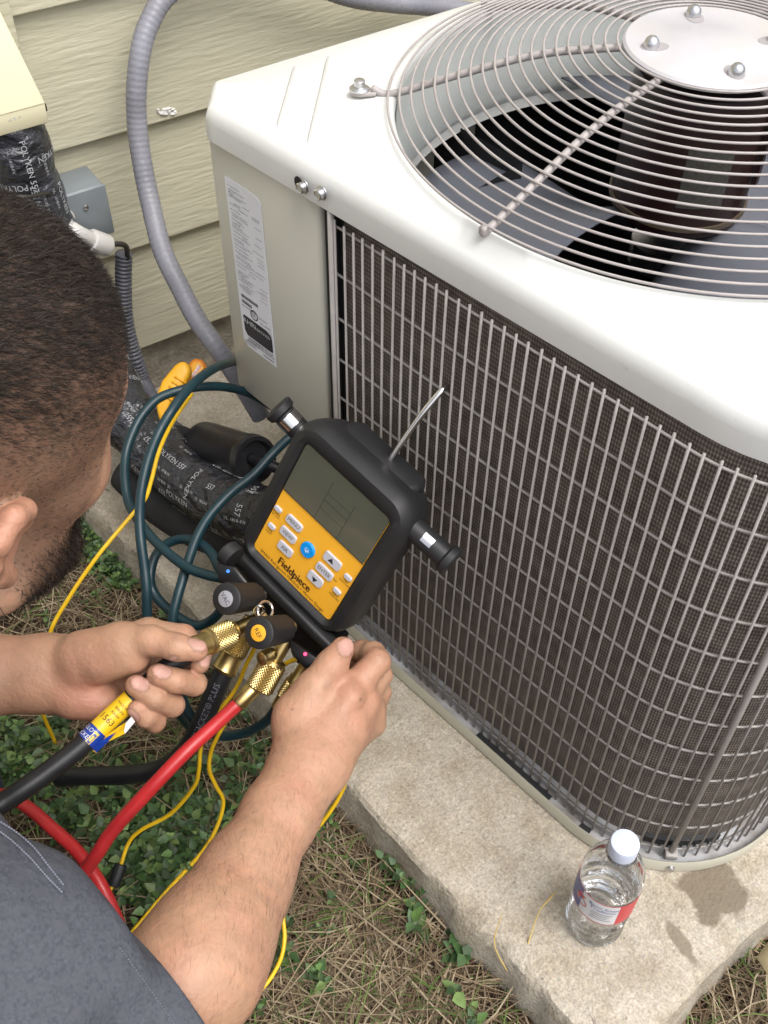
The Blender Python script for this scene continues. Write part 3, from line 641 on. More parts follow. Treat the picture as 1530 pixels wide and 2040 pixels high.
for i, v in enumerate((.848, .860, .872, .884, .896)):
    u = .16 + .02 * i
    while u < .86: w = rr_.uniform(.02, .07); b_.add([on_panel(u, v) + lo2, on_panel(u + w, v) + lo2, on_panel(u + w, v + .0028) + lo2, on_panel(u, v + .0028) + lo2], [(0, 3, 2, 1)]); u += w + .015
tag(link('label_print', b_.mesh('label_print', False), M['greyink'], lab), kind='stuff')
text('label_lettering', 'ENGINEERED IN USA', 0.0040, on_panel(.56, .932) + lo, PX, PY, M['ink'], lab)
text('label_lettering', 'ASSEMBLED IN MEXICO', 0.0040, on_panel(.56, .950) + lo, PX, PY, M['ink'], lab)
# ---- fan guard
HUBZ = 0.633; HR = 0.068
def guard_h(r):                        # height of the guard over the cover
    return float(np.interp(r, [0.068, 0.120, 0.145, 0.195, FR + 0.004, FR + 0.02], [0.6305, 0.6225, 0.6165, 0.5990, 0.5815, 0.5815]))
P0 = np.array([FC[0], FC[1], HUBZ])
prof = [(-0.004, HR - 0.002), (-0.003, HR), (0.0, HR), (0.0018, HR - 0.002), (0.002, 0.034), (0.0034, 0.031), (0.0034, 0.0)]
hub = lathe('fan_guard_hub', prof, P0, (0, 0, 1), M['hub'], ac, 64)
NRINGS = 20
for k in range(NRINGS):
    r_ = FR + 0.006 - (FR + 0.006 - HR - 0.004) * k / (NRINGS - 1)
    a = np.linspace(0, 2 * math.pi, 121)[:-1]; z = guard_h(r_) + 0.0035
    P = np.stack([FC[0] + r_ * np.cos(a), FC[1] + r_ * np.sin(a), np.full_like(a, z)], 1)
    V = []; F = []
    for i in range(120):
        rad = np.array([math.cos(a[i]), math.sin(a[i]), 0])
        for j in range(8): t = 2 * math.pi * j / 8; V.append(P[i] + 0.00105 * (math.cos(t) * rad + math.sin(t) * np.array([0, 0, 1])))
    F = [(i * 8 + j, i * 8 + (j + 1) % 8, ((i + 1) % 120) * 8 + (j + 1) % 8, ((i + 1) % 120) * 8 + j) for i in range(120) for j in range(8)]
    link('guard_ring', mesh('guard_ring', V, F), M['guard'], hub)
for ang_, tab in ((-90, False), (-139, True), (176, False), (101, True), (36, False), (-20, True)):
    a = math.radians(ang_); d = np.array([math.cos(a), math.sin(a), 0])
    rs = [HR - 0.010, 0.10, 0.125, 0.155, 0.20, FR + 0.004] + ([FR + 0.020] if tab else [FR + 0.009])
    P = [np.array([*FC, 0]) + d * r_ + np.array([0, 0, guard_h(min(r_, FR + 0.0099)) - 0.001 if r_ < FR + 0.006 else RZ + 0.0045]) for r_ in rs]
    spk = tube('guard_spoke', P, 0.0030, M['guard'], hub, 12, 6)
    if tab:
        e = np.array([*FC, RZ - .001]) + d * (FR + 0.030)
        sd = np.array([-d[1], d[0], 0])
        prism('spoke_tab', [e + [0, 0, 0.0006] + d * x + sd * y for x, y in ((-0.014, -.0042), (-0.002, -.0075), (0.005, -.006), (0.008, 0), (0.005, .006), (-0.002, .0075), (-0.014, .0042))], (0, 0, 0.0030), M['guard'], hub, 0.0008)
        lathe('guard_bolt', [(0, 0.0085), (0.0012, 0.0085), (0.0030, 0.0060), (0.0031, 0.0049), (0.0075, 0.0047), (0.0082, 0.0037)], e + [0, 0, 0.0038], (0, 0, 1), M['steel'], hub, 12)
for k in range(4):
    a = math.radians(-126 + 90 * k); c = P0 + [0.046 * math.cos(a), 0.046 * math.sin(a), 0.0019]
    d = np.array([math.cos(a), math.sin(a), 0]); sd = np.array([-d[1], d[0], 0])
    prism('hub_slot', [c + d * x * 0.011 + sd * y * .0072 for x, y in [(math.cos(t), math.sin(t)) for t in np.linspace(0, 2 * math.pi, 17)[:-1]]], (0, 0, 0.0004), mat('slot_shade_grey', (0.34, 0.32, 0.32), rough=0.6), hub) if k == 0 else prism('hub_slot', [c + d * x * 0.011 + sd * y * .0072 for x, y in [(math.cos(t), math.sin(t)) for t in np.linspace(0, 2 * math.pi, 17)[:-1]]], (0, 0, 0.0004), bpy.data.materials['slot_shade_grey'], hub)  # slots are flat discs; the shade of the recess is in their darker grey
    lathe('acorn_nut', [(0, 0.0062), (0.003, 0.006), (0.0055, 0.0052), (0.0078, 0.0032), (0.0085, 0.0005)], c + d * 0.003, (0, 0, 1), M['steel'], hub, 14)
# ---- motor and blades under the guard
mo = lathe('fan_motor', [(-0.140, 0.0), (-0.140, 0.048), (-0.132, 0.0555), (-0.03, 0.056), (-0.018, 0.053), (-0.012, 0.040), (-0.012, 0.0)], P0, (0, 0, 1), M['motor'], ac, 48)
V = []; F = []
for i in range(13):
    a = math.radians(-60 + 38 * i / 12)
    for z in (-0.105, -0.055): V.append(P0 + [0.0565 * math.cos(a), 0.0565 * math.sin(a), z])
F = [(2 * i, 2 * i + 2, 2 * i + 3, 2 * i + 1) for i in range(12)]
link('motor_label', mesh('motor_label', V, F), mat('dull_grey_label', (0.05, 0.045, 0.04), (0.08, 0.075, 0.065), rough=0.4, nscale=300), mo)
lathe('motor_band', [(-0.1265, 0.0550), (-0.1265, 0.0576), (-0.1225, 0.0576), (-0.1225, 0.0550)], P0, (0, 0, 1), mat('brown_band', (0.10, 0.075, 0.05), rough=0.4), mo, 48)
for k in range(3):
    a0 = math.radians((-150, -30, 90)[k]); V = []; F = []; nr_, na = 8, 12
    for i in range(nr_ + 1):
        r_ = 0.035 + (FR - 0.014 - 0.035) * i / nr_; half = 0.60 + 0.30 * (i / nr_) ** .6
        for j in range(na + 1):
            t = j / na * 2 - 1; a = a0 + half * t + .25 * (i / nr_)
            zz = 0.472 + 0.030 * t + 0.010 * (1 - t * t)
            V.append((FC[0] + r_ * math.cos(a), FC[1] + r_ * math.sin(a), zz))
    F = [(i * (na + 1) + j, i * (na + 1) + j + 1, (i + 1) * (na + 1) + j + 1, (i + 1) * (na + 1) + j) for i in range(nr_) for j in range(na)]
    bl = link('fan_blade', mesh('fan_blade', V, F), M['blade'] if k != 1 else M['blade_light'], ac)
    sm_ = bl.modifiers.new('thickness', 'SOLIDIFY'); sm_.thickness = 0.0016
lathe('blade_hub', [(0.0, 0.0), (0.0, 0.030), (0.022, 0.030), (0.022, 0.0)], np.array([*FC, 0.440]), (0, 0, 1), M['steel'], ac, 24)
for a in (165, 75, 15):
    d = np.array([math.cos(math.radians(a)), math.sin(math.radians(a)), 0])
    box('motor_bracket', np.array([*FC, 0.575]) + d * 0.0590, d * 0.002, np.cross(d, [0, 0, 1]) * 0.005, np.array([0, 0, 0.040]), M['motor'], ac)
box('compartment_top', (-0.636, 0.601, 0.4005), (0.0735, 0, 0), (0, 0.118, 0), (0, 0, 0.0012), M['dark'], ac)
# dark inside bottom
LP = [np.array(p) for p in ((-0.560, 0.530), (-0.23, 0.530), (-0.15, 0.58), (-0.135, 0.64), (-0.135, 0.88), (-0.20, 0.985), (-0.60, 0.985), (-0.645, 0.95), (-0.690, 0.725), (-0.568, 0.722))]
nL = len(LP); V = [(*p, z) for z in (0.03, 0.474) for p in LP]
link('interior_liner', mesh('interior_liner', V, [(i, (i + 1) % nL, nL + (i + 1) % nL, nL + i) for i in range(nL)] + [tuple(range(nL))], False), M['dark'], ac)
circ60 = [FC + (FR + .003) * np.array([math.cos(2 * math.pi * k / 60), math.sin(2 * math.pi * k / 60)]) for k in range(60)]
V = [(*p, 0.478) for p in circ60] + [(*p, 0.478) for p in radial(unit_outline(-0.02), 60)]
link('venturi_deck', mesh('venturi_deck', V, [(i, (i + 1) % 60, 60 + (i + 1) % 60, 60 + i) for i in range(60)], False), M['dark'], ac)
# ------------------------------------------------------------------ things on the house wall
Z3 = np.array([0, 0, 1.0])
# sloped cream sheet-metal cover
a = onwall(90, 206, 0.085); b2 = onwall(0, 22, 0.055); up_ = b2 - a
w_ = -WD * 0.30
cov = empty('metal_cover', 'cream sheet-metal cover on the siding above the taped pipe', 'cover')
prism('cover_shell', [a, a + up_ * 2.2, a + up_ * 2.2 + w_, a + w_], -WN * 0.004, M['cream'], cov, 0.0012)
prism('cover_lip', [a - WN * .001, a - WN * 0.001 + w_, a + w_ - WN * 0.004 - Z3 * 0.022, a - WN * 0.004 - Z3 * 0.022], -WN * 0.003, M['cream'], cov, 0.001)
prism('cover_side', [a - WN * .004 - WD * .002, a + up_ * 2.2 - WN * .004 - WD * .002, a + up_ * 2.2 - WN * 0.05 - WD * .002, a - WN * 0.082 - Z3 * .02 - WD * .002, a - WN * .006 - Z3 * .02 - WD * .002], -WD * 0.002, M['cream'], cov)
prism('edge_notch', [a + WD * .0006 + q for q in (WN * -.002 - Z3 * .002, WN * -.008 - Z3 * .003, WN * -.008 - Z3 * .012, WN * -.002 - Z3 * .009)], WD * 0.0006, M['dark'], cov)

# black tape-wrapped line set: from the cover down the wall, along the pad and into the valve corner
tp = [onwall(-10, 175, 0.045), onwall(22, 250, 0.05), onwall(52, 350, 0.052), onwall(95, 470, 0.05), onwall(165, 640, 0.06), at(235, 800, 1.235), at(300, 885, 1.215), at(365, 945, 1.185), at(440, 995, 1.145), at(520, 1030, 1.10), at(600, 1040, 1.08)]
tpath = resample(smooth_path(tp, 10), 0.004)
arc = np.arange(len(tpath)) * 0.004
tr = 0.033 + 0.0028 * vnoise(arc * 26, arc * 0 + 2, 21) + 0.0012 * np.sin(arc * 120)
pipe = empty('taped_pipe', 'thick pipe wrapped in black tape with white print running behind the head', 'pipe')
V, F = tube_vf(tpath, tr, 28); V = np.array(V); 
V += 0.0034 * vnoise(V[:, 0] * 60 + V[:, 2] * 70, V[:, 1] * 60 + V[:, 2] * 30, 22)[:, None] * nrm(np.array([.3, -.6, .7]))
link('tape_wrap', mesh('tape_wrap', V, F), M['tape'], pipe)
T_, U_, W_ = frames(resample(tpath, 0.004))
def face_ang(i):      # angle round the pipe that looks at the lens
    d = nrm(EYE - tpath[i]); return math.atan2(d @ W_[i], d @ U_[i])
seq = 'POLYKEN 557'
rp_ = random.Random(5); L_ = arc[-1]; s = 0.03; k = 0
while s < L_ - 0.03:
    i = min(int(s / 0.004), len(tpath) - 1); base = face_ang(min(i, len(U_) - 1))
    for da in (-0.95, 0.0, 0.9):
        fl = rp_.choice((1, 1, -1)); s_ = s + rp_.uniform(-0.012, 0.012)
        try:
            text_on_tube('tape_print', rp_.choice(('POLYKEN 557', 'POLYKEN', '557', 'POLYKEN 557')), 0.0088, tpath, s_, base + da + rp_.uniform(-.2, .2), 0.0358, M['tapeink'], pipe, fl, rp_.random() < .35)
            text_on_tube('tape_print', 'UL  181B-FX', 0.0045, tpath, s_ + rp_.uniform(-.01, .01), base + da + 0.30 * fl, 0.0358, M['tapeink'], pipe, fl, False)
        except Exception as ex: pass
    s += 0.046
# foam sleeve under the wrap, lower bend
tube('foam_sleeve', ats([(262, 935, 1.255), (330, 1000, 1.235), (420, 1050, 1.19), (505, 1062, 1.14), (590, 1060, 1.10)]), 0.030, M['foam'], pipe, 20, 8)
tb = MB()
for k_ in range(2):
    pass
zt = resample(smooth_path([onwall(20, 390, 0.105), onwall(60, 392, 0.11), onwall(95, 385, 0.085), onwall(106, 400, 0.05)], 8), 0.004)
tube('cable_tie', zt, 0.0022, M['cable'], pipe, 8, 0)

# grey junction box, elbow, cable
jb = empty('junction_box', 'small grey metal junction box on the siding with a white elbow', 'junction box')
jc = onwall(152, 405, 0.02)
ju, jv, jn = WD, Z3, WN
box('box_body', jc + WN * 0.004, WD * 0.027, WN * 0.024, Z3 * 0.030, M['galv'], jb, 0.003)
box('box_cover', jc + WN * 0.0295, WD * 0.0275, WN * 0.0013, Z3 * 0.0305, M['galv'], jb, 0.001)
lathe('cover_screw', [(0, 0.0032), (0.0012, 0.003), (0.0018, 0.0016)], onwall(171, 413, 0.0515), WN, M['steel'], jb, 10)
e0, e1, e2 = onwall(128, 446, 0.055), onwall(150, 462, 0.075), onwall(186, 480, 0.070)
tube('elbow', [onwall(122, 432, 0.040), e0, e1, e2], 0.0092, M['pvc'], jb, 18, 8)
lathe('elbow_collar', [(0, 0.0125), (0.006, 0.0125), (0.007, 0.010)], onwall(124, 436, 0.050), WN + .3 * WD, M['pvc'], jb, 20)
ax = nrm(onwall(220, 492, 0.068) - e2)
lathe('coupling', [(-0.004, 0.0105), (-0.003, 0.0128), (0.018, 0.0128), (0.020, 0.0118), (0.0215, 0.008), (0.024, 0.005), (0.026, 0.005)], e2, ax, M['pvc'], jb, 20)
tube('cable', [e2 + ax * 0.022, onwall(232, 486, 0.066), onwall(250, 490, 0.06), onwall(254, 508, 0.05), onwall(252, 530, 0.045)], 0.0032, M['cable'], jb, 10)
# dark corrugated whip below the cable
cp_ = resample(smooth_path([onwall(247, 504, 0.042), onwall(246, 560, 0.042), onwall(250, 640, 0.045), onwall(268, 710, 0.055), onwall(292, 775, 0.075), at(330, 840, 1.26), at(372, 872, 1.235)], 10), 0.0011)
rr2 = 0.0092 + 0.0011 * (np.sin(np.arange(len(cp_)) * 0.0011 / 0.0052 * 2 * math.pi))
V, F = tube_vf(cp_, rr2, 16)
tag(link('corrugated_conduit', mesh('corrugated_conduit', V, F), M['corr']), 'thin dark corrugated conduit hanging below the white elbow beside the head', 'conduit')
# big grey flexible conduit looping up the wall and over behind the unit
bp_ = [at(520, 830, 1.21), at(488, 776, 1.19), at(457, 728, 1.175), at(427, 686, 1.165), at(392, 636, 1.165), at(358, 571, 1.165), at(323, 497, 1.165), at(298, 397, 1.165), at(283, 323, 1.155), at(273, 248, 1.14), at(272, 174, 1.12), at(281, 99, 1.105), at(298, 45, 1.10), at(335, -12, 1.10), at(420, -60, 1.11), at(540, -60, 1.14), at(690, -8, 1.20), at(780, 6, 1.25), at(870, 14, 1.29), at(990, 30, 1.34)]
bpath = resample(smooth_path(bp_, 10), 0.0016)
rr3 = 0.0104 + 0.00021 * np.sin(np.arange(len(bpath)) * 0.0016 / 0.0062 * 2 * math.pi)
V, F = tube_vf(bpath, rr3 * 1.04, 20)
tag(link('flexible_conduit', mesh('flexible_conduit', V, F), M['conduit']), 'thick light grey flexible conduit looping up the siding behind the unit', 'conduit')

# filter drier in the valve corner
fd = empty('filter_drier', 'short black cylinder filter drier lying beside the taped pipe', 'filter drier')
d0, d1 = at(402, 882, 1.20), at(508, 916, 1.12); ax = nrm(d1 - d0); Ld = np.linalg.norm(d1 - d0)
lathe('shell', [(-0.006, 0.010), (-0.002, 0.020), (0.004, 0.0245), (0.012, 0.0252), (Ld - 0.012, 0.0252), (Ld - 0.010, 0.0265), (Ld - 0.004, 0.0265), (Ld + 0.002, 0.0255), (Ld + 0.002, 0.021), (Ld - 0.006, 0.019), (Ld - 0.008, 0.0)], d0, ax, M['drier'], fd, 36)
V, F = lathe_vf([(Ld * .40, 0.0255), (Ld * .64, 0.0255)], d0, ax, 36)
cdir = nrm(EYE - (d0 + d1) / 2); keep = []
for f in F[:36]:
    c_ = np.mean([V[i] for i in f], axis=0); n_ = nrm((c_ - d0) - ax * ((c_ - d0) @ ax))
    if n_ @ nrm(cdir + UPI * .75 + RTI * .15) > 0.80: keep.append(f)
link('grey_sticker', mesh('grey_sticker', V, keep), mat('dark_grey_sticker', (0.05, 0.055, 0.065), rough=0.5), fd)
tube('inlet_tube', [d0 + ax * .002, at(375, 868, 1.21), at(345, 862, 1.22), at(300, 880, 1.235)], 0.0085, M['foam'], fd, 14)
tube('outlet_tube', [d1 - ax * .006, d1 + ax * .02, at(560, 935, 1.10), at(620, 950, 1.10)], 0.0060, M['drier'], fd, 14)

# orange pipe clamp
cl = empty('pipe_clamp', 'orange-yellow plastic spring clamp gripping the pipe beside the hoses', 'clamp')
def slab_shape(name, pix, D, thick, m, parent, bev=0.004):
    pts = [at(x, y, D) for x, y in pix]; return prism(name, pts, FWD * thick, m, parent, bev, 3)
j1 = slab_shape('clamp_jaw', [(308, 792), (322, 757), (348, 726), (362, 717), (377, 726), (379, 744), (366, 768), (345, 795), (330, 828), (318, 842), (312, 822)], 1.165, 0.020, M['yelplas'], cl, 0.005)
for t_ in np.linspace(0.15, 0.62, 5):
    p = at(355 - 42 * t_ / .62 * .72, 738 + 50 * t_ / .62, 1.164); q = at(379 - 42 * t_ / .62 * .8, 752 + 46 * t_ / .62, 1.164)
    tube('grip_rib', [p, q], 0.0012, M['yelplas'], j1, 8, 0)
j2 = slab_shape('clamp_jaw', [(372, 742), (377, 722), (388, 713), (402, 716), (411, 730), (405, 750), (388, 770), (372, 790), (366, 774)], 1.195, 0.016, M['orange'], cl, 0.003)
slab_shape('jaw_recess_rim', [(379, 730), (386, 721), (398, 722), (405, 732), (398, 749), (385, 765), (377, 762)], 1.1935, 0.002, M['yelplas'], j2, 0.0006)
lbl = slab_shape('jaw_label', [(381, 748), (395, 727), (400, 731), (386, 753)], 1.1925, 0.001, M['lblwhite'], j2, 0.0)
text('jaw_lettering', 'Fieldpiece', 0.0042, at(390.5, 740, 1.1922), nrm(at(395, 727, 1.19) - at(381, 748, 1.19)), nrm(at(381, 748, 1.19) - at(386, 753, 1.19)), M['lblred'], lbl)

# ------------------------------------------------------------------ digital manifold gauge hooked on the grille
GU = np.array([0.9752, 0.0514, -0.2154]); GV = np.array([0.1757, 0.4125, 0.8939]); GN = np.array([0.1348, -0.9095, 0.3932])
GC = np.array([-0.4583, 0.3676, 0.3158]); GWd, GHt = 0.0972, 0.1237
gg = empty('digital_manifold_gauge', 'black and amber digital manifold gauge hooked on the wire grille', 'gauge')
def gp(u, v, n=0.0): return GC + GU * u + GV * v + GN * n
def rrect(w, h, r, n=6, cx=0, cy=0):
    P = []
    for sx, sy, a0 in ((1, 1, 0), (-1, 1, 90), (-1, -1, 180), (1, -1, 270)):
        for i in range(n + 1):
            a = math.radians(a0 + 90 * i / n); P.append((cx + sx * (w / 2 - r) + r * math.cos(a), cy + sy * (h / 2 - r) + r * math.sin(a)))
    return P
def stack(name, layers, m, parent, capf=True, capb=True):     # layers: (outline points, n)
    V = []; F = []; k = len(layers[0][0])
    for P, n_ in layers: V += [gp(x, y, n_) for x, y in P]
    for i in range(len(layers) - 1):
        for j in range(k): F.append((i * k + j, i * k + (j + 1) % k, (i + 1) * k + (j + 1) % k, (i + 1) * k + j))
    if capb: F.append(tuple(range(k))[::-1])
    if capf: F.append(tuple((len(layers) - 1) * k + j for j in range(k)))
    o = link(name, mesh(name, V, F), m, parent); autosmooth(o, 40); return o
W2, H2 = GWd, GHt
BC = 0.003   # boot is taller at the top
boot = stack('rubber_boot', [(rrect(W2 + 0.016, H2 + 0.020, 0.022, 6, 0, BC), -0.044), (rrect(W2 + 0.026, H2 + 0.030, 0.026, 6, 0, BC), -0.038), (rrect(W2 + 0.034, H2 + 0.036, 0.028, 6, 0, BC), -0.024), (rrect(W2 + 0.036, H2 + 0.038, 0.028, 6, 0, BC), -0.012), (rrect(W2 + 0.033, H2 + 0.036, 0.026, 6, 0, BC), -0.003), (rrect(W2 + 0.024, H2 + 0.026, 0.020, 6, 0, BC * .8), 0.004), (rrect(W2 + 0.012, H2 + 0.013, 0.012, 6, 0, BC * .4), 0.0055), (rrect(W2 + 0.003, H2 + 0.003, 0.006, 6), 0.003), (rrect(W2 + 0.001, H2 + 0.001, 0.005, 6), 0.0)], M['rubber'], gg)
boot['label'] = 'black rubber protective boot'
# raised shoulder bar along the top edge
stack('boot_ridge', [(rrect(W2 * .80, 0.012, 0.005, 5, 0.004, H2 / 2 + 0.0185), -0.040), (rrect(W2 * .88, 0.014, 0.006, 5, 0.004, H2 / 2 + 0.0175), -0.034), (rrect(W2 * .88, 0.013, 0.006, 5, 0.004, H2 / 2 + 0.0170), -0.024), (rrect(W2 * .80, 0.010, 0.005, 5, 0.004, H2 / 2 + 0.0155), -0.017)], M['rubber'], boot)
split = 0.155 * H2 / 0.5 * 0.5   # screen / keypad boundary
vb = H2 / 2 - 0.419 * H2         # lower edge of the screen
facep = stack('amber_faceplate', [(rrect(W2, H2, 0.004), -0.001), (rrect(W2, H2, 0.004), 0.0012)], M['amber'], gg)
scr = stack('lcd_screen', [(rrect(W2 - 0.0005, H2 / 2 - vb, 0.003, 4, 0, (H2 / 2 + vb) / 2), 0.0006), (rrect(W2 - 0.0005, H2 / 2 - vb, 0.003, 4, 0, (H2 / 2 + vb) / 2), 0.0022)], M['lcd'], gg)
scr['label'] = 'grey-green blank liquid crystal screen'
def flat(name, pts, n_, m, parent, h=0.0003):
    return stack(name, [(pts, n_), (pts, n_ + h)], m, parent)
def ln(u0, v0, u1, v1, w=0.0006):
    d = nrm([u1 - u0, v1 - v0]); q = np.array([-d[1], d[0]]) * w / 2
    flat('screen_line', [(u0 - q[0], v0 - q[1]), (u1 - q[0], v1 - q[1]), (u1 + q[0], v1 + q[1]), (u0 + q[0], v0 + q[1])][::1], 0.0022, M['lcdline'], scr, 0.0001)
ln(-0.0105, vb + .001, -0.0105, vb + 0.041, 0.0006); ln(0.0165, vb + .001, 0.0165, vb + .038, 0.0006)
ln(-0.0105, vb + 0.0215, 0.0165, vb + 0.0215, 0.0005); ln(-0.0105, vb + 0.029, 0.0165, vb + 0.029, 0.0004); ln(-0.0105, vb + 0.0125, 0.0165, vb + 0.0125, 0.0004)
ln(-W2 / 2, vb, W2 / 2, vb, 0.0010)
# keypad: positions measured from the photo through the plate's own plane
def guv(px, py):
    r_ = ray(px, py); t = ((GC - EYE) @ GN) / (r_ @ GN); d = EYE + r_ * t - GC; return d @ GU, d @ GV
def key(px, py, w, h, lab_, size, m='button', r_=0.0025, cut=None, dv=0.0):
    u, v = guv(px, py); b_ = stack('key', [(rrect(w, h, r_, 4, u, v), 0.0010), (rrect(w, h, r_, 4, u, v), 0.0024), (rrect(w - .001, h - .001, r_ * .8, 4, u, v), 0.0030)], M[m], gg)
    if lab_: text('key_lettering', lab_, size, gp(u, v - dv, 0.00305), GU, GV, M['ink'], b_, 0.95)
    return b_
key(589, 1041, 0.0185, 0.0088, 'MENU', 0.0054, r_=0.003); key(577, 1064, 0.0185, 0.0088, 'VIEW', 0.0054); key(571, 1092, 0.0170, 0.0090, 'AIR', 0.0054)
key(665, 1116, 0.0190, 0.0098, '', 0.005); key(649, 1137, 0.0190, 0.0090, 'ENTER', 0.0052); key(631, 1152, 0.0170, 0.0098, '', 0.005, r_=0.003)
for px, py, s_ in ((664, 1115, 1), (630, 1153, -1)):
    u, v = guv(px, py); flat('key_arrow', [(u - 0.0030, v - s_ * 0.0019), (u + 0.0030, v - s_ * 0.0019), (u, v + s_ * 0.0024)][::s_], 0.00302, M['ink'], gg, 0.0002)
for px, py, l1, l2 in ((557, 1013, 'ENABLE', 'MIC VAC'), (544, 1047, 'TIME', 'RESET'), (696, 1149, 'TEST', 'TIGHTNESS'), (674, 1176, 'ZERO', 'PRESSURE')):
    key(px, py, 0.0085, 0.0046, '', 0.003, r_=0.0022); u, v = guv(px, py)
    text('plate_lettering', l1, 0.0027, gp(u, v - 0.0052, 0.0013), GU, GV, M['brownink'], facep); text('plate_lettering', l2, 0.0027, gp(u, v - 0.0078, 0.0013), GU, GV, M['brownink'], facep)
u, v = guv(616, 1094)
lathe('power_key', [(0.0, 0.0074), (0.0016, 0.0074), (0.0024, 0.0068), (0.0024, 0.0)], gp(u, v, 0.001), GN, M['bluebtn'], gg, 32)
tube('power_symbol', [gp(u + 0.0013 * math.cos(a), v + 0.0013 * math.sin(a), 0.0036) for a in np.linspace(-4.2, 1.05, 12)], 0.00025, M['lblwhite'], gg, 5, 2)
for k in range(8):
    a = k * math.pi / 4; tube('power_symbol', [gp(u + q * math.cos(a), v + q * math.sin(a), 0.0036) for q in (0.0020, 0.0028)], 0.0002, M['lblwhite'], gg, 5, 0)
u, v = guv(588, 1144); text('brand_lettering', 'Fieldpiece', 0.0108, gp(u, v, 0.0014), GU, GV, M['brownink'], facep, 0.92); [text('brand_lettering', 'Fieldpiece', 0.0108, gp(u + q_, v + .0001, 0.0015 + abs(q_) * .2), GU, GV, M['brownink'], facep, 0.92) for q_ in (-.00035, .00035, .00018)]
u, v = guv(583, 1154); text('plate_lettering', 'SMAN Refrigerant Manifold + Micron Gauge', 0.0046, gp(u, v - .0005, 0.0014), GU, GV, M['brownink'], facep, 0.96)
u, v = guv(668, 1153); text('plate_lettering', 'Clear', 0.0030, gp(u, v, 0.0014), GU, GV, M['brownink'], facep)
# amber edge of the back shell seen at the left
stack('amber_back_shell', [(rrect(0.010, 0.052, 0.004, 4, -W2 / 2 - 0.017, -0.021), -0.050), (rrect(0.012, 0.056, 0.004, 4, -W2 / 2 - 0.019, -0.021), -0.040), (rrect(0.010, 0.050, 0.004, 4, -W2 / 2 - 0.018, -0.021), -0.026)], M['amber'], gg)
# side handles with caps and metal bands
for side, c_, e_ in ((-1, (588, 848), (556, 815)), (1, (838, 1065), (897, 1117))):
    D0 = 0.905 if side < 0 else 0.860
    p = at(*c_, D0); q = at(*e_, D0 - 0.004); ax = nrm(q - p); Lh = np.linalg.norm(q - p)
    h_ = lathe('side_handle', [(-0.022, 0.0100), (Lh - 0.006, 0.0100), (Lh - 0.004, 0.0128), (Lh + 0.0015, 0.0134), (Lh + 0.0030, 0.0118), (Lh + 0.0030, 0.0)], p, ax, M['rubber'], gg, 28)
    if side < 0: lathe('handle_band', [(0.001, 0.0101), (0.001, 0.0105), (0.0115, 0.0105), (0.0115, 0.0101)], p, ax, M['chrome'], h_, 28)
    else:
        V, F = lathe_vf([(0.003, 0.0104), (0.013, 0.0104)], p, ax, 40); cdir = nrm(EYE - p); keep = [f for f in F[:40] if nrm(np.mean([V[i] for i in f], axis=0) - p - ax * ((np.mean([V[i] for i in f], axis=0) - p) @ ax)) @ cdir > 0.90]
        link('handle_label', mesh('handle_label', V, keep), M['steel'], h_)
# hook into the grille
hk = [at(742, 962, 0.88), at(768, 928, 0.874), at(802, 880, 0.863), at(838, 829, 0.852), at(862, 799, 0.848), at(882, 776, 0.8465), np.array([*ony(888, 771, 0.480)]), ony(890, 772, 0.492)]
tube('hanging_hook', hk, 0.0026, M['chrome'], gg, 14, 6)
# manifold block under the boot
def gbox(name, u, v, n_, su, sv, sn, m, parent=gg, bev=0.002): return box(name, gp(u, v, n_), GU * su, GV * sv, GN * sn, m, parent, bev)
mbk = gbox('manifold_block', 0.000, -H2 / 2 - 0.034, -0.012, 0.062, 0.016, 0.016, M['manifold'], gg, 0.003)
lip = gbox('boot_skirt', 0.002, -H2 / 2 - 0.0165, 0.003, 0.068, 0.0055, 0.007, M['rubber'], gg, 0.003)
lathe('block_end_plug', [(0, 0.0115), (0.010, 0.0115), (0.012, 0.009), (0.012, 0.0)], at(452, 1098, 0.935) + GU * .01, -GU, M['rubber'], gg, 20)
stack('port_flange', [([(u, v - 0.004) for u, v in rrect(0.030, 0.030, 0.006, 4, 0.052, -H2 / 2 - 0.040)], 0.002), ([(u, v - 0.004) for u, v in rrect(0.030, 0.030, 0.006, 4, 0.052, -H2 / 2 - 0.040)], 0.0045)], M['manifold'], gg)
stack('port_flange', [([(u, v) for u, v in rrect(0.024, 0.030, 0.006, 4, -0.058, -H2 / 2 - 0.022)], 0.0), ([(u, v) for u, v in rrect(0.024, 0.030, 0.006, 4, -0.058, -H2 / 2 - 0.022)], 0.003)], M['manifold'], gg)
def dot(px, py, D, m, name):
    p = at(px, py, D); lathe(name, [(0, 0.0016), (0.0006, 0.0016), (0.0008, 0.0011), (0.0004, 0.0008)], p, EYE - p, m, gg, 14)
dot(454, 1138, 0.916, M['bdot'], 'low_side_mark'); dot(608, 1303, 0.884, M['led'], 'high_side_mark')
prism('port_plate', [at(430, 1120, 0.928), at(468, 1128, 0.924), at(496, 1162, 0.922), at(478, 1172, 0.922), at(436, 1160, 0.926)], FWD * 0.012, M['manifold'], gg, 0.002)
prism('port_plate', [at(572, 1272, 0.895), at(634, 1312, 0.888), at(640, 1330, 0.888), at(606, 1332, 0.890), at(582, 1306, 0.893)], FWD * 0.012, M['manifold'], gg, 0.002)
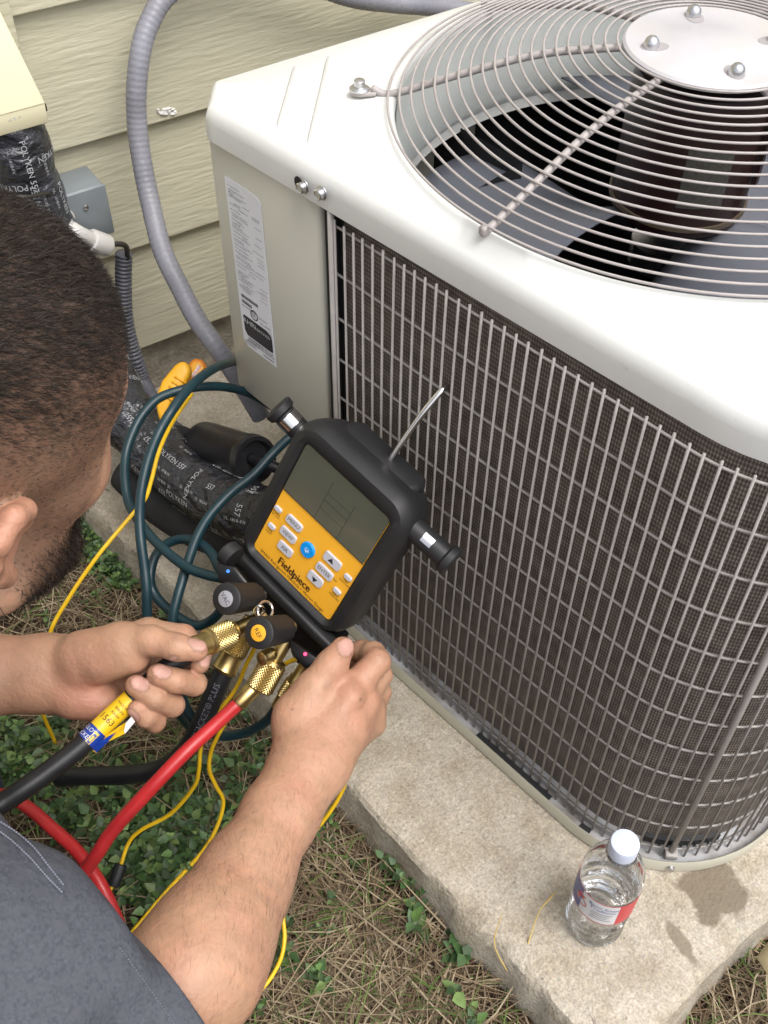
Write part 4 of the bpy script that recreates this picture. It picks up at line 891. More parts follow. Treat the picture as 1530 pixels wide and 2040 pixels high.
# ribbed knobs
def knob(px0, py0, px1, py1, D0, D1, capm, word, rad):
    p, q = at(px0, py0, D0), at(px1, py1, D1); ax = nrm(p - q); Lk = np.linalg.norm(p - q)   # q at the block, p the face
    x, y, z = basis(ax, UPI); seg = 40; V = []; F = []
    for h, rr_ in ((0, .80), (0.002, .86), (Lk * .55, .90), (Lk - 0.007, .97), (Lk - 0.003, 1.0), (Lk, .97), (Lk + .0008, .88)):
        for j in range(seg):
            a = 2 * math.pi * j / seg; k = rad * rr_ * (1.0 + (0.045 if (j // 2) % 2 == 0 and h < Lk - 0.008 else 0.0)); V.append(q + z * h + k * (math.cos(a) * x + math.sin(a) * y))
    for i in range(6):
        for j in range(seg): F.append((i * seg + j, i * seg + (j + 1) % seg, (i + 1) * seg + (j + 1) % seg, (i + 1) * seg + j))
    F += [tuple(range(seg))[::-1], tuple(6 * seg + j for j in range(seg))]
    k_ = link('valve_knob', mesh('valve_knob', V, F), M['rubber'], gg); autosmooth(k_, 35)
    k_['label'] = 'ribbed black valve knob with a round %s cap' % ('grey' if word == 'VAC' else 'amber')
    lathe('knob_cap', [(0, rad * .50), (0.0008, rad * .50), (0.0011, rad * .46), (0.0011, 0)], q + z * (Lk + .0007), ax, capm, k_, 28)
    c = q + z * (Lk + .0019); tx = nrm(at(486, 1212, .9) - at(463, 1180, .9)) if word == 'VAC' else nrm(at(530, 1285, .9) - at(509, 1248, .9))
    tx = nrm(tx - ax * (tx @ ax)); ty = np.cross(ax, tx); text('knob_lettering', word, rad * .42, c, tx, ty, M['ink'], k_)
    lathe('valve_stem', [(-0.012, 0.006), (0.001, 0.006)], q, ax, M['steel'], k_, 14)
knob(451, 1193, 506, 1188, 0.873, 0.914, mat('dull_grey_cap', (0.30, 0.30, 0.33), rough=0.45), 'VAC', 0.0136)
knob(516, 1261, 566, 1252, 0.858, 0.896, M['amber'], 'REF', 0.0136)
# steel ring between the knobs
a_ = np.linspace(0, 2 * math.pi, 25)
tube('key_ring', [at(528 + 15 * math.cos(t), 1216 + 18 * math.sin(t), 0.898 + 0.008 * math.cos(t + .5)) for t in a_], 0.0014, M['chrome'], gg, 8, 0)
tube('key_ring', [at(516 + 10 * math.cos(t), 1216 + 9 * math.sin(t), 0.892 + 0.006 * math.sin(t)) for t in a_], 0.0012, M['chrome'], gg, 8, 0)

# ------------------------------------------------------------------ brass fittings (part of each hose end)
def knurl_vf(p, q, r_, nseg=30, nlen=None, depth=0.00042):
    """diamond-knurled sleeve from p to q"""
    ax = nrm(q - p); L_ = np.linalg.norm(q - p); x, y, z = basis(ax, UPI); nlen = nlen or max(6, int(L_ / (2 * math.pi * r_ / nseg))); V = []; F = []
    for i in range(nlen + 1):
        for j in range(nseg):
            k = r_ + (depth if (i + j) % 2 == 0 else -depth); 
            if i in (0, nlen): k = r_ - depth * 2
            a = 2 * math.pi * j / nseg; V.append(p + ax * (L_ * i / nlen) + k * (math.cos(a) * x + math.sin(a) * y))
    for i in range(nlen):
        for j in range(nseg):
            a, b, c, d = i * nseg + j, i * nseg + (j + 1) % nseg, (i + 1) * nseg + (j + 1) % nseg, (i + 1) * nseg + j
            F += [(a, b, c), (a, c, d)] if (i + j) % 2 else [(a, b, d), (b, c, d)]
    F += [tuple(range(nseg))[::-1], tuple(nlen * nseg + j for j in range(nseg))]
    return V, F
def knurled(name, p, q, r_, parent, n=30):
    V, F = knurl_vf(p, q, r_, n); return link(name, mesh(name, V, F, False), M['brass'], parent)
def sleeve(name, pts, rs, parent, m='brass', seg=24):      # straight turned piece through pts with radii rs
    p0 = pts[0]; ax = nrm(pts[-1] - pts[0]); prof = []
    for p, r_ in zip(pts, rs): prof.append(((p - p0) @ ax, r_))
    return lathe(name, prof, p0, ax, M[m], parent, seg)
def along(p, q, t): return p + (q - p) * t

def hose(name, label, pts, r_, m, cat='hose', seg=14, sm=10):
    o = empty(name, label, cat); P = smooth_path(pts, sm); V, F = tube_vf(P, r_, seg)
    link('tubing' if cat == 'hose' else 'wire_jacket', mesh(name, V, F), M[m], o); return o, P

# black hose held in the left hand
a, b = at(512, 1236, 0.905), at(396, 1288, 0.862)
hb, P = hose('charging_hose', 'thick black hose with yellow and blue label gripped in the left hand', [along(a, b, .97), at(340, 1325, 0.862), at(285, 1372, 0.857), at(226, 1425, 0.85), at(165, 1483, 0.84), at(95, 1538, 0.83), at(20, 1590, 0.82), at(-90, 1660, 0.81), at(-220, 1760, .85)], 0.0082, 'blackhose', seg=20)
sleeve('valve_stem', [along(a, b, -.12), along(a, b, .0), along(a, b, .38), along(a, b, .40), along(a, b, .42)], [0.0062, 0.0062, 0.0064, 0.0078, 0.0078], hb)
sleeve('stem_rings', [along(a, b, t) for t in (.38, .405, .41, .425, .43, .445, .45, .47)], [0.0078, 0.0083, 0.0079, 0.0086, 0.0082, 0.0089, 0.0085, 0.0088], hb)
knurled('knurled_nut', along(a, b, .46), along(a, b, .80), 0.0110, hb, 52)
sleeve('ferrule', [along(a, b, t) for t in (.79, .80, .84, .86, 1.0, 1.04, 1.07)], [0.0105, 0.0112, 0.0112, 0.0096, 0.0096, 0.0102, 0.0096], hb)
PP = np.array(P)
def sub_path(px0, px1):
    d0 = np.argmin([np.hypot(*(np.array(pix(p)) - px0)) for p in PP]); d1 = np.argmin([np.hypot(*(np.array(pix(p)) - px1)) for p in PP]); return resample(PP[d0:d1 + 1], 0.003)
def pix(p):
    v = R.T @ (np.asarray(p) - EYE); return CX + FPX * v[0] / -v[2], CY - FPX * v[1] / -v[2]
def label_band(name, c0, c1, r_, m):
    sp = sub_path(np.array(c0), np.array(c1)); V, F = tube_vf(sp, r_, 28, False); return link(name, mesh(name, V, F), m, hb), sp
ly, spy = label_band('yellow_label', (262, 1391), (196, 1454), 0.00850, M['lblyel'])
lb, spb = label_band('blue_label', (196, 1454), (172, 1477), 0.00853, M['lblblue'])
def tube_face(sp): 
    T, U, W = frames(sp); d = nrm(EYE - sp[len(sp) // 2]); return math.atan2(d @ W[0], d @ U[0])
fa = tube_face(spy); fb = tube_face(spb)
text_on_tube('label_lettering', '1563', 0.0074, spy, 0.024, fa + .15, 0.00875, M['brownink'], ly, -1, True)
for k, w_ in enumerate(('MAX W.P.', '800 PSI', 'R410A')):
    text_on_tube('label_lettering', w_, 0.0032, spy, 0.008 + .0045 * k, fa - .10, 0.00875, M['brownink'], ly, -1, True)
text_on_tube('label_lettering', 'YELLOW', 0.0050, spb, 0.004, fb + .75, 0.0088, M['lblwhite'], lb, -1, True); text_on_tube('label_lettering', 'JACKET', 0.0050, spb, 0.010, fb + .75, 0.0088, M['lblwhite'], lb, -1, True)
V, F = [], []
for (l0, l1, q0, q1, mm) in ((0.002, 0.0135, -0.40, 0.10, 'lblyel'), (0.0038, 0.0118, -0.32, 0.02, 'lblblue'), (0.0055, 0.0100, -0.24, -0.06, 'lblyel')):
    T, U, W = frames(spb); dd = np.arange(len(spb)) * 0.003; V = []; F = []; rad_ = {'lblyel': 0.0088, 'lblblue': 0.0089}[mm] + (0.0002 if l0 > .005 else 0)
    for l in (l0, l1):
        for q in np.linspace(q0, q1, 6):
            i = min(int(round(l / 0.003)), len(spb) - 1); p = np.array([np.interp(l, dd, spb[:, k]) for k in range(3)]); V.append(p + rad_ * (math.cos(fb + q) * U[i] + math.sin(fb + q) * W[i]))
    F = [(j, j + 1, 7 + j, 6 + j) for j in range(5)]
    link('label_emblem', mesh('label_emblem', V, F), M[mm], lb)
# loose end of the label
fl = [at(236, 1448, 0.842), at(262, 1432, 0.838), at(268, 1438, 0.834), at(248, 1462, 0.835), at(214, 1478, 0.838), at(192, 1500, 0.842), at(184, 1496, 0.843), at(205, 1470, 0.842)]
prism('label_flap', fl, FWD * 0.0006, M['lblyel'], hb); prism('flap_edge', [at(214, 1479, 0.8365), at(231, 1459, 0.8365), at(196, 1478, 0.8385), at(186, 1494, 0.8405), at(193, 1499, 0.8405)], FWD * 0.0006, M['lblblue'], hb)
prism('flap_edge', [at(251, 1440, 0.8345), at(262, 1428, 0.8345), at(269, 1438, 0.833), at(249, 1462, 0.834), at(247, 1456, 0.834)], FWD * 0.0006, M['lblwhite'], hb)

# second black hose, lettered, hanging behind
a, b = at(494, 1244, 0.935), at(446, 1336, 0.935)
hb2, P = hose('vacuum_hose', 'black hose lettered in grey hanging straight down behind the gripped fitting', [along(a, b, .95), at(430, 1375, 0.94), at(402, 1440, 0.955), at(368, 1497, 0.98), at(320, 1532, 1.01), at(250, 1544, 1.035), at(160, 1546, 1.06), at(118, 1550, 1.075)], 0.0092, 'blackhose', seg=18)
sleeve('valve_stem', [along(a, b, t) for t in (-.15, .22, .25)], [0.0064, 0.0066, 0.0085], hb2)
knurled('knurled_nut', along(a, b, .2), along(a, b, .62), 0.0112, hb2, 52)
sleeve('ferrule', [along(a, b, t) for t in (.60, .63, .68, .94, .97, 1.02)], [0.0104, 0.0112, 0.0103, 0.0112, 0.0118, 0.0104], hb2)
spath = resample(P, 0.003); T, U, W = frames(spath); d = nrm(EYE - spath[15]); fa2 = math.atan2(d @ W[15], d @ U[15])
text_on_tube('hose_lettering', 'YELLOW JACKET® PLUS', 0.0080, spath, 0.055, fa2 + .05, 0.00935, M['greyink'], hb2, -1)

# red hose
a, b = at(566, 1282, 0.902), at(516, 1372, 0.905)
rh, P = hose('red_hose', 'red rubber hose running from a brass fitting down under the sleeve', [at(502, 1376, 0.905), at(470, 1406, 0.90), at(420, 1452, 0.885), at(366, 1502, 0.872), at(288, 1584, 0.865), at(225, 1654, 0.875), at(183, 1716, 0.89), at(120, 1790, 0.93), at(10, 1820, 1.0), at(-110, 1740, 1.03), at(-90, 1620, 1.04), at(0, 1583, 1.02), at(52, 1606, 1.00), at(104, 1650, 0.98), at(152, 1694, 0.965), at(188, 1742, 0.955), at(217, 1795, 0.95), at(241, 1855, 0.95), at(262, 1920, 0.96), at(290, 2020, 0.97)], 0.0060, 'redhose', seg=16)
sleeve('valve_stem', [along(a, b, t) for t in (-.1, .0, .34, .38)], [0.0060, 0.0062, 0.0062, 0.0076], rh)
knurled('knurled_nut', along(a, b, .42), along(a, b, 1.0), 0.0118, rh, 52)
sleeve('nut_collar', [along(a, b, t) for t in (.34, .36, .42, .44)], [0.0076, 0.0102, 0.0106, 0.0090], rh)
c_, d_ = at(543, 1302, 0.896), at(519, 1314, 0.885); sleeve('flare_port', [along(c_, d_, t) for t in (0, .2, .25, .4, .45, .6, .65, .8, .9, 1.0)], [0.0054, 0.0056, 0.0062, 0.0057, 0.0062, 0.0057, 0.0062, 0.0057, 0.0060, 0.0040], rh)
c_, d_ = at(509, 1368, 0.904), at(473, 1403, 0.900); sleeve('ferrule', [along(c_, d_, t) for t in (-.1, .0, .05, .12, .9, 1.0)], [0.0045, 0.0048, 0.0066, 0.0072, 0.0073, 0.0066], rh)

# teal hoses
TR = 0.0046
a, b = at(604, 1332, 0.915), at(566, 1392, 0.925)
th, P = hose('teal_hose', 'dark teal hose from the rear brass port looping up behind the gauge', [along(a, b, .9), at(552, 1410, 0.935), at(530, 1437, 0.95), at(490, 1459, 0.97), at(440, 1466, 0.985), at(398, 1446, 0.99), at(366, 1400, 0.985), at(348, 1330, 0.975), at(343, 1245, 0.965), at(352, 1196, 0.965), at(364, 1154, 0.97), at(377, 1112, 0.98), at(395, 1065, 0.99), at(421, 1023, 1.0), at(461, 981, 1.01), at(505, 946, 1.02), at(545, 902, 1.03), at(585, 866, 1.04), at(640, 838, 1.045)], TR, 'teal')
sleeve('valve_stem', [along(a, b, t) for t in (-.2, .25, .3, .5)], [0.0055, 0.0055, 0.0068, 0.0068], th)
knurled('knurled_nut', along(a, b, .45), along(a, b, .95), 0.0080, th, 40); sleeve('ferrule', [along(a, b, t) for t in (.93, .96, 1.3, 1.34)], [0.0074, 0.0070, 0.0066, 0.005], th)
hose('teal_hose', 'dark teal hose from under the panel curving round into the blue-dot port', [at(600, 850, 1.16), at(530, 802, 1.14), at(492, 782, 1.12), at(448, 771, 1.09), at(408, 770, 1.07), at(364, 776, 1.06), at(317, 793, 1.055), at(285, 825, 1.05), at(265, 861, 1.045), at(251, 905, 1.04), at(249, 955, 1.03), at(258, 1005, 1.02), at(283, 1047, 1.0), at(317, 1086, 0.985), at(369, 1128, 0.965), at(408, 1144, 0.95), at(446, 1152, 0.935), at(470, 1156, 0.928)], TR, 'teal')
hose('teal_hose', 'dark teal hose dropping straight down to behind the left hand', [at(570, 730, 1.22), at(505, 714, 1.17), at(466, 720, 1.125), at(421, 737, 1.05), at(377, 773, 1.01), at(343, 817, 0.99), at(317, 861, 0.985), at(296, 914, 0.975), at(282, 975, 0.965), at(278, 1030, 0.955), at(281, 1081, 0.95), at(288, 1133, 0.95), at(292, 1175, 0.95), at(293, 1227, 0.955), at(300, 1300, 0.965), at(325, 1370, 0.985), at(350, 1410, 1.0), at(372, 1440, 1.02), at(400, 1475, 1.06)], TR, 'teal')
hose('teal_hose', 'dark teal hose coiled in a small round loop beside the grey knob', [at(470, 1150, 0.94), at(443, 1140, 0.95), at(421, 1102, 0.975), at(395, 1081, 0.995), at(364, 1074, 1.01), at(333, 1083, 1.015), at(309, 1109, 1.015), at(299, 1149, 1.01), at(306, 1180, 1.01), at(327, 1206, 1.005), at(359, 1232, 0.995), at(390, 1246, 0.985), at(416, 1239, 0.975), at(437, 1220, 0.96), at(446, 1200, 0.95), at(462, 1186, 0.94)], TR, 'teal')

# yellow cords
CR = 0.0020
hose('yellow_cord', 'thin yellow cord from the orange clamp curving left behind the hands', [at(372, 800, 1.15), at(382, 786, 1.11), at(364, 811, 1.09), at(343, 843, 1.06), at(327, 874, 1.04), at(314, 908, 1.03), at(302, 955, 1.02), at(290, 992, 1.01), at(267, 1021, 1.0), at(238, 1055, 0.995), at(199, 1102, 0.99), at(160, 1156, 0.99), at(135, 1195, 0.99), at(115, 1228, 0.99), at(101, 1258, 0.99), at(88, 1310, 1.0), at(80, 1400, 1.03), at(110, 1480, 1.08)], CR, 'cord', 'cord', 10)
y2, P = hose('yellow_cord', 'yellow cord hanging from the manifold and bending left at the grass', [at(512, 1278, 0.94), at(508, 1290, 0.94), at(490, 1326, 0.95), at(472, 1368, 0.96), at(446, 1404, 0.965), at(414, 1436, 0.97), at(400, 1490, 0.985), at(396, 1535, 1.0), at(386, 1568, 1.015), at(340, 1621, 1.04), at(282, 1653, 1.05), at(256, 1680, 1.055), at(240, 1725, 1.055), at(222, 1768, 1.05), at(198, 1806, 1.05), at(160, 1850, 1.05)], CR, 'cord', 'cord', 10)
tube('cord_sleeve', [at(241, 1722, 1.053), at(232, 1746, 1.05), at(226, 1762, 1.05)], 0.0062, M['blackhose'], y2, 12)
y3, P = hose('yellow_cord', 'yellow cord hanging from the manifold and running under the forearm', [at(592, 1312, 0.925), at(566, 1324, 0.93), at(520, 1362, 0.945), at(478, 1400, 0.955), at(452, 1436, 0.965), at(436, 1462, 0.97), at(421, 1496, 0.985), at(417, 1533, 1.0), at(430, 1565, 1.015), at(445, 1598, 1.03), at(430, 1652, 1.04), at(397, 1704, 1.045), at(335, 1772, 1.045), at(272, 1846, 1.04), at(190, 1940, 1.04)], CR, 'cord', 'cord', 10)
tube('tape_mark', [at(379, 1724, 1.043), at(373, 1731, 1.043)], 0.0024, M['stem'], y3, 10, 0)
hose('yellow_cord', 'yellow cord emerging at the right of the forearm along the pad edge', [at(650, 1380, 0.95), at(680, 1480, 0.97), at(690, 1542, 0.985), at(675, 1589, 1.0), at(636, 1646, 1.015), at(590, 1700, 1.02), at(568, 1760, 1.02), at(564, 1822, 1.02), at(567, 1866, 1.015), at(560, 1908, 1.01), at(538, 1950, 1.005), at(502, 1994, 0.995), at(468, 2044, 0.985), at(430, 2110, 0.98)], CR, 'cord', 'cord', 10)

# ------------------------------------------------------------------ water bottle
wb_ = empty('water_bottle', 'clear plastic water bottle with white cap and red label on the pad', 'bottle')
BB = onz(1181, 1836, 0.0); BX, BY = 0.0, 0.0
def pet():
    m = bpy.data.materials.new('clear_pet'); m.use_nodes = True; nt = m.node_tree; N = nt.nodes; L = nt.links; N.clear()
    o = N.new('ShaderNodeOutputMaterial'); mx = N.new('ShaderNodeMixShader'); t = N.new('ShaderNodeBsdfTransparent'); g = N.new('ShaderNodeBsdfGlossy'); lw = N.new('ShaderNodeLayerWeight')
    t.inputs[0].default_value = (0.955, 0.965, 0.975, 1); g.inputs['Roughness'].default_value = 0.06; g.inputs[0].default_value = (1, 1, 1, 1)
    lw.inputs[0].default_value = 0.28; rp = N.new('ShaderNodeMath'); rp.operation = 'MULTIPLY_ADD'; rp.inputs[1].default_value = 0.85; rp.inputs[2].default_value = 0.085; L.new(lw.outputs['Fresnel'], rp.inputs[0])
    tc = N.new('ShaderNodeTexCoord'); nn = N.new('ShaderNodeTexNoise'); nn.inputs['Scale'].default_value = 70; nn.inputs['Detail'].default_value = 2; L.new(tc.outputs['Object'], nn.inputs[0])
    bp = N.new('ShaderNodeBump'); bp.inputs['Strength'].default_value = 0.25; bp.inputs['Distance'].default_value = 0.004; L.new(nn.outputs['Fac'], bp.inputs['Height']); L.new(bp.outputs[0], g.inputs['Normal'])
    L.new(rp.outputs[0], mx.inputs[0]); L.new(t.outputs[0], mx.inputs[1]); L.new(g.outputs[0], mx.inputs[2]); L.new(mx.outputs[0], o.inputs[0]); return m
M['pet'] = pet()
prof = [(0.004, 0.0), (0.007, 0.012), (0.0015, 0.021), (0.0008, 0.026), (0.003, 0.0295), (0.010, 0.0318)]
zz = 0.014
while zz < 0.060: prof += [(zz, 0.0322), (zz + .0045, 0.0322), (zz + .0065, 0.0305), (zz + .0085, 0.0305)]; zz += 0.0115
prof += [(0.0725, 0.0322), (0.0740, 0.0325), (0.0750, 0.0318), (0.1250, 0.0318), (0.1258, 0.0325), (0.129, 0.0325), (0.140, 0.0312), (0.152, 0.0272), (0.162, 0.0212), (0.170, 0.0155), (0.1745, 0.0128), (0.179, 0.0122), (0.1795, 0.0158), (0.181, 0.0158), (0.1815, 0.0122), (0.190, 0.0122)]
V, F = lathe_vf(prof, (BX, BY, 0.001), (0, 0, 1), 56); V = np.array(V)
for i, v in enumerate(V):              # squeezed facets in the lower half
    z = v[2]
    if 0.012 < z < 0.072:
        a = math.atan2(v[1] - BY, v[0] - BX); k = 1 + 0.028 * math.cos(5 * a + z * 60) * math.sin((z - .012) / .060 * math.pi); V[i, 0] = BX + (v[0] - BX) * k; V[i, 1] = BY + (v[1] - BY) * k
link('bottle_body', mesh('bottle_body', V, F[:-1]), M['pet'], wb_)
lathe('cap', [(0.1835, 0.0138), (0.1840, 0.0146), (0.2000, 0.0146), (0.2020, 0.0138), (0.2026, 0.012), (0.2026, 0.0)], (BX, BY, 0.001), (0, 0, 1), M['cap'], wb_, 48)
cdir = nrm(np.array([-BB[0], -BB[1], 0])); ca = math.atan2(cdir[1], cdir[0])
def lab_pt(a, z, r_=0.03265): return np.array([BX + r_ * math.cos(ca + a), BY + r_ * math.sin(ca + a), z])
def lab_strip(name, a0, a1, z0, z1, m, r_=0.03265, parent=None, f=None):
    n = max(3, int(abs(a1 - a0) / 0.06)); V = []
    for i in range(n + 1):
        a = a0 + (a1 - a0) * i / n
        zz0, zz1 = (z0, z1) if f is None else f(a)
        V += [lab_pt(a, zz0, r_), lab_pt(a, zz1, r_)]
    return link(name, mesh(name, V, [(2 * i, 2 * i + 2, 2 * i + 3, 2 * i + 1) for i in range(n)]), m, parent or wb_)
LZ0, LZ1 = 0.0765, 0.124
lw_ = lab_strip('paper_label', -1.25, 1.05, LZ0, LZ1, M['lblwhite']); lab_strip('red_panel', 0.66, 1.9, LZ0, LZ1, M['lblred'], 0.03268, lw_)
lab_strip('red_border', -1.25, .70, LZ1 - .0016, LZ1, M['lblred'], 0.03275, lw_); lab_strip('red_border', -1.25, .70, LZ0, LZ0 + .0012, M['lblred'], 0.03275, lw_)
lab_strip('blue_panel', -1.35, -0.62, LZ0 + .002, LZ1 - .0016, M['lblblue'], 0.03272, lw_, lambda a: (LZ0 + .002 + 0 * a, LZ1 - .0016)); lab_strip('red_panel', -1.9, -1.25, LZ0, LZ1, M['lblred'], 0.03268, lw_)
V = []
for k in range(24): t = 2 * math.pi * k / 24; V.append(lab_pt(-0.62 + .26 * math.cos(t), 0.0985 + .0070 * math.sin(t) - .001 * math.cos(t), 0.0329))
link('label_oval', mesh('label_oval', V, [tuple(range(24))]), M['lblred'], lw_)
V = []
for k in range(10): t = math.pi / 2 + math.pi * k / 5; q = 1.0 if k % 2 == 0 else .45; V.append(lab_pt(-0.66 + .24 * q * math.cos(t), 0.1085 + .0085 * q * math.sin(t), 0.0328))
link('label_star', mesh('label_star', V, [tuple(range(10))]), M['lblred'], lw_)
def lab_text(s_, size, a, z, m, r_=0.0330):
    v, f = text_vf(s_, size); link('label_lettering', mesh('label_lettering', [lab_pt(a + q[0] / .0326, z + q[1], r_) for q in v], f, False), m, lw_)
lab_text('Ozarka', 0.0072, -0.62, 0.0985, M['lblwhite']); lab_text('Born from', 0.0076, 0.16, 0.1135, M['lblblue']); lab_text('Tradition', 0.0076, 0.16, 0.1070, M['lblblue'])
for k in range(4): lab_strip('label_print', -0.18 - .02 * (k % 2), 0.50 - .07 * (k % 3), 0.0990 - .0044 * k, 0.1002 - .0044 * k, M['greyink'], 0.0329, lw_)
wb_.location = (BB[0], BB[1], 0.0); wb_.scale = (0.84, 0.84, 0.84)
# ------------------------------------------------------------------ person (smooth implicit surfaces turned into one mesh)
class Field:
    def __init__(s, vox): s.vox = vox; s.prims = []
    def cap(s, a, b, ra, rb, k=0.006, sub=False): s.prims.append(('c', np.asarray(a, float), np.asarray(b, float), ra, rb, k, sub)); return s
    def ell(s, c, ax, rad, k=0.006, sub=False): s.prims.append(('e', np.asarray(c, float), np.asarray(ax, float), np.asarray(rad, float), None, k, sub)); return s
    def chain(s, pts, rs, k=0.006):
        for i in range(len(pts) - 1): s.cap(pts[i], pts[i + 1], rs[i], rs[i + 1], k)
        return s
    def bounds(s):
        lo = np.full(3, 1e9); hi = -lo
        for p in s.prims:
            if p[6]: continue
            if p[0] == 'c':
                r_ = max(p[3], p[4]); lo = np.minimum(lo, np.minimum(p[1], p[2]) - r_); hi = np.maximum(hi, np.maximum(p[1], p[2]) + r_)
            else: r_ = p[3].max(); lo = np.minimum(lo, p[1] - r_); hi = np.maximum(hi, p[1] + r_)
        return lo - 0.012, hi + 0.012
    def grid(s, post=None, lo=None, hi=None):
        l, h = s.bounds(); lo = l if lo is None else np.asarray(lo, float); hi = h if hi is None else np.asarray(hi, float)
        n = np.ceil((hi - lo) / s.vox).astype(int) + 1; A = np.full(n, 0.05, np.float32); ax = [lo[i] + s.vox * np.arange(n[i]) for i in range(3)]
        for p in s.prims:
            if p[0] == 'c': r_ = max(p[3], p[4]) + 0.05 ; l = np.minimum(p[1], p[2]) - r_; h = np.maximum(p[1], p[2]) + r_
            else: r_ = p[3].max() + 0.05; l = p[1] - r_; h = p[1] + r_
            i0 = np.clip(np.floor((l - lo) / s.vox).astype(int), 0, n - 1); i1 = np.clip(np.ceil((h - lo) / s.vox).astype(int) + 1, 1, n)
            if np.any(i1 <= i0): continue
            X = ax[0][i0[0]:i1[0], None, None].astype(np.float32); Y = ax[1][None, i0[1]:i1[1], None].astype(np.float32); Z = ax[2][None, None, i0[2]:i1[2]].astype(np.float32)
            if p[0] == 'c':
                a, b = p[1], p[2]; d = b - a; L2 = d @ d + 1e-12
                t = np.clip(((X - a[0]) * d[0] + (Y - a[1]) * d[1] + (Z - a[2]) * d[2]) / L2, 0, 1)
                D = np.sqrt((X - a[0] - t * d[0]) ** 2 + (Y - a[1] - t * d[1]) ** 2 + (Z - a[2] - t * d[2]) ** 2) - (p[3] + t * (p[4] - p[3]))
            else:
                q = [(X - p[1][0]) * e[0] + (Y - p[1][1]) * e[1] + (Z - p[1][2]) * e[2] for e in p[2]]
                k0 = np.sqrt(sum((q[i] / p[3][i]) ** 2 for i in range(3))); k1 = np.sqrt(sum((q[i] / p[3][i] ** 2) ** 2 for i in range(3))) + 1e-9
                D = k0 * (k0 - 1) / k1
            v = A[i0[0]:i1[0], i0[1]:i1[1], i0[2]:i1[2]]; k = p[5]
            if p[6]:
                hh = np.clip(0.5 - 0.5 * (D + v) / k, 0, 1); v[...] = v * (1 - hh) - D * hh + k * hh * (1 - hh)
            else:
                hh = np.clip(0.5 + 0.5 * (v - D) / k, 0, 1); v[...] = v * (1 - hh) + D * hh - k * hh * (1 - hh)
        if post is not None: A = post(A, ax)
        return A, lo
    def polygonise(s, post=None, lo=None, hi=None): A, lo = s.grid(post, lo, hi); return surface_nets(A, lo, s.vox)
def surface_nets(A, lo, vox):
    B = A < 0; nx, ny, nz = A.shape
    c = np.zeros((nx - 1, ny - 1, nz - 1), np.uint8)
    for dx in (0, 1):
        for dy in (0, 1):
            for dz in (0, 1): c += B[dx:nx - 1 + dx, dy:ny - 1 + dy, dz:nz - 1 + dz]
    act = (c > 0) & (c < 8); I = np.argwhere(act); idm = np.full(c.shape, -1, np.int32); idm[act] = np.arange(len(I))
    S = np.zeros((len(I), 3)); cnt = np.zeros(len(I)); corners = [(dx, dy, dz) for dx in (0, 1) for dy in (0, 1) for dz in (0, 1)]
    for i, a in enumerate(corners):
        for b in corners[i + 1:]:
            if sum(abs(a[k] - b[k]) for k in range(3)) != 1: continue
            va = A[I[:, 0] + a[0], I[:, 1] + a[1], I[:, 2] + a[2]]; vb = A[I[:, 0] + b[0], I[:, 1] + b[1], I[:, 2] + b[2]]
            m = (va < 0) != (vb < 0); t = np.where(m, va / (va - vb + 1e-20), 0)
            for k in range(3): S[:, k] += np.where(m, a[k] + t * (b[k] - a[k]), 0)
            cnt += m
    V = lo + (I + S / cnt[:, None]) * vox; Q = []
    for ax in range(3):
        sl0 = [slice(None)] * 3; sl1 = [slice(None)] * 3; sl0[ax] = slice(0, -1); sl1[ax] = slice(1, None)
        ch = B[tuple(sl0)] != B[tuple(sl1)]; o1, o2 = [(1, 2), (2, 0), (0, 1)][ax]
        E_ = np.argwhere(ch); ok = (E_[:, o1] > 0) & (E_[:, o2] > 0) & (E_[:, o1] < A.shape[o1] - 1) & (E_[:, o2] < A.shape[o2] - 1); E_ = E_[ok]
        e1 = np.zeros(3, int); e1[o1] = 1; e2 = np.zeros(3, int); e2[o2] = 1
        g = lambda d: idm[E_[:, 0] + d[0], E_[:, 1] + d[1], E_[:, 2] + d[2]]
        q = np.stack([g(-e1 - e2), g(-e2), g(0 * e1), g(-e1)], 1); flip = ~B[tuple(E_.T)]; q[flip] = q[flip][:, ::-1]; Q.append(q[(q >= 0).all(1)])
    return V, np.vstack(Q)
def relax(V, Q, it=2, lam=0.5):
    for _ in range(it):
        S = np.zeros_like(V); n = np.zeros(len(V))
        for a, b in ((0, 1), (1, 2), (2, 3), (3, 0)):
            np.add.at(S, Q[:, a], V[Q[:, b]]); np.add.at(S, Q[:, b], V[Q[:, a]]); np.add.at(n, Q[:, a], 1); np.add.at(n, Q[:, b], 1)
        V = V + lam * (S / np.maximum(n, 1)[:, None] - V)
    return V
def normals(V, Q):
    n = np.cross(V[Q[:, 2]] - V[Q[:, 0]], V[Q[:, 3]] - V[Q[:, 1]]); N = np.zeros_like(V)
    for k in range(4): np.add.at(N, Q[:, k], n)
    return N / (np.linalg.norm(N, axis=1)[:, None] + 1e-12)

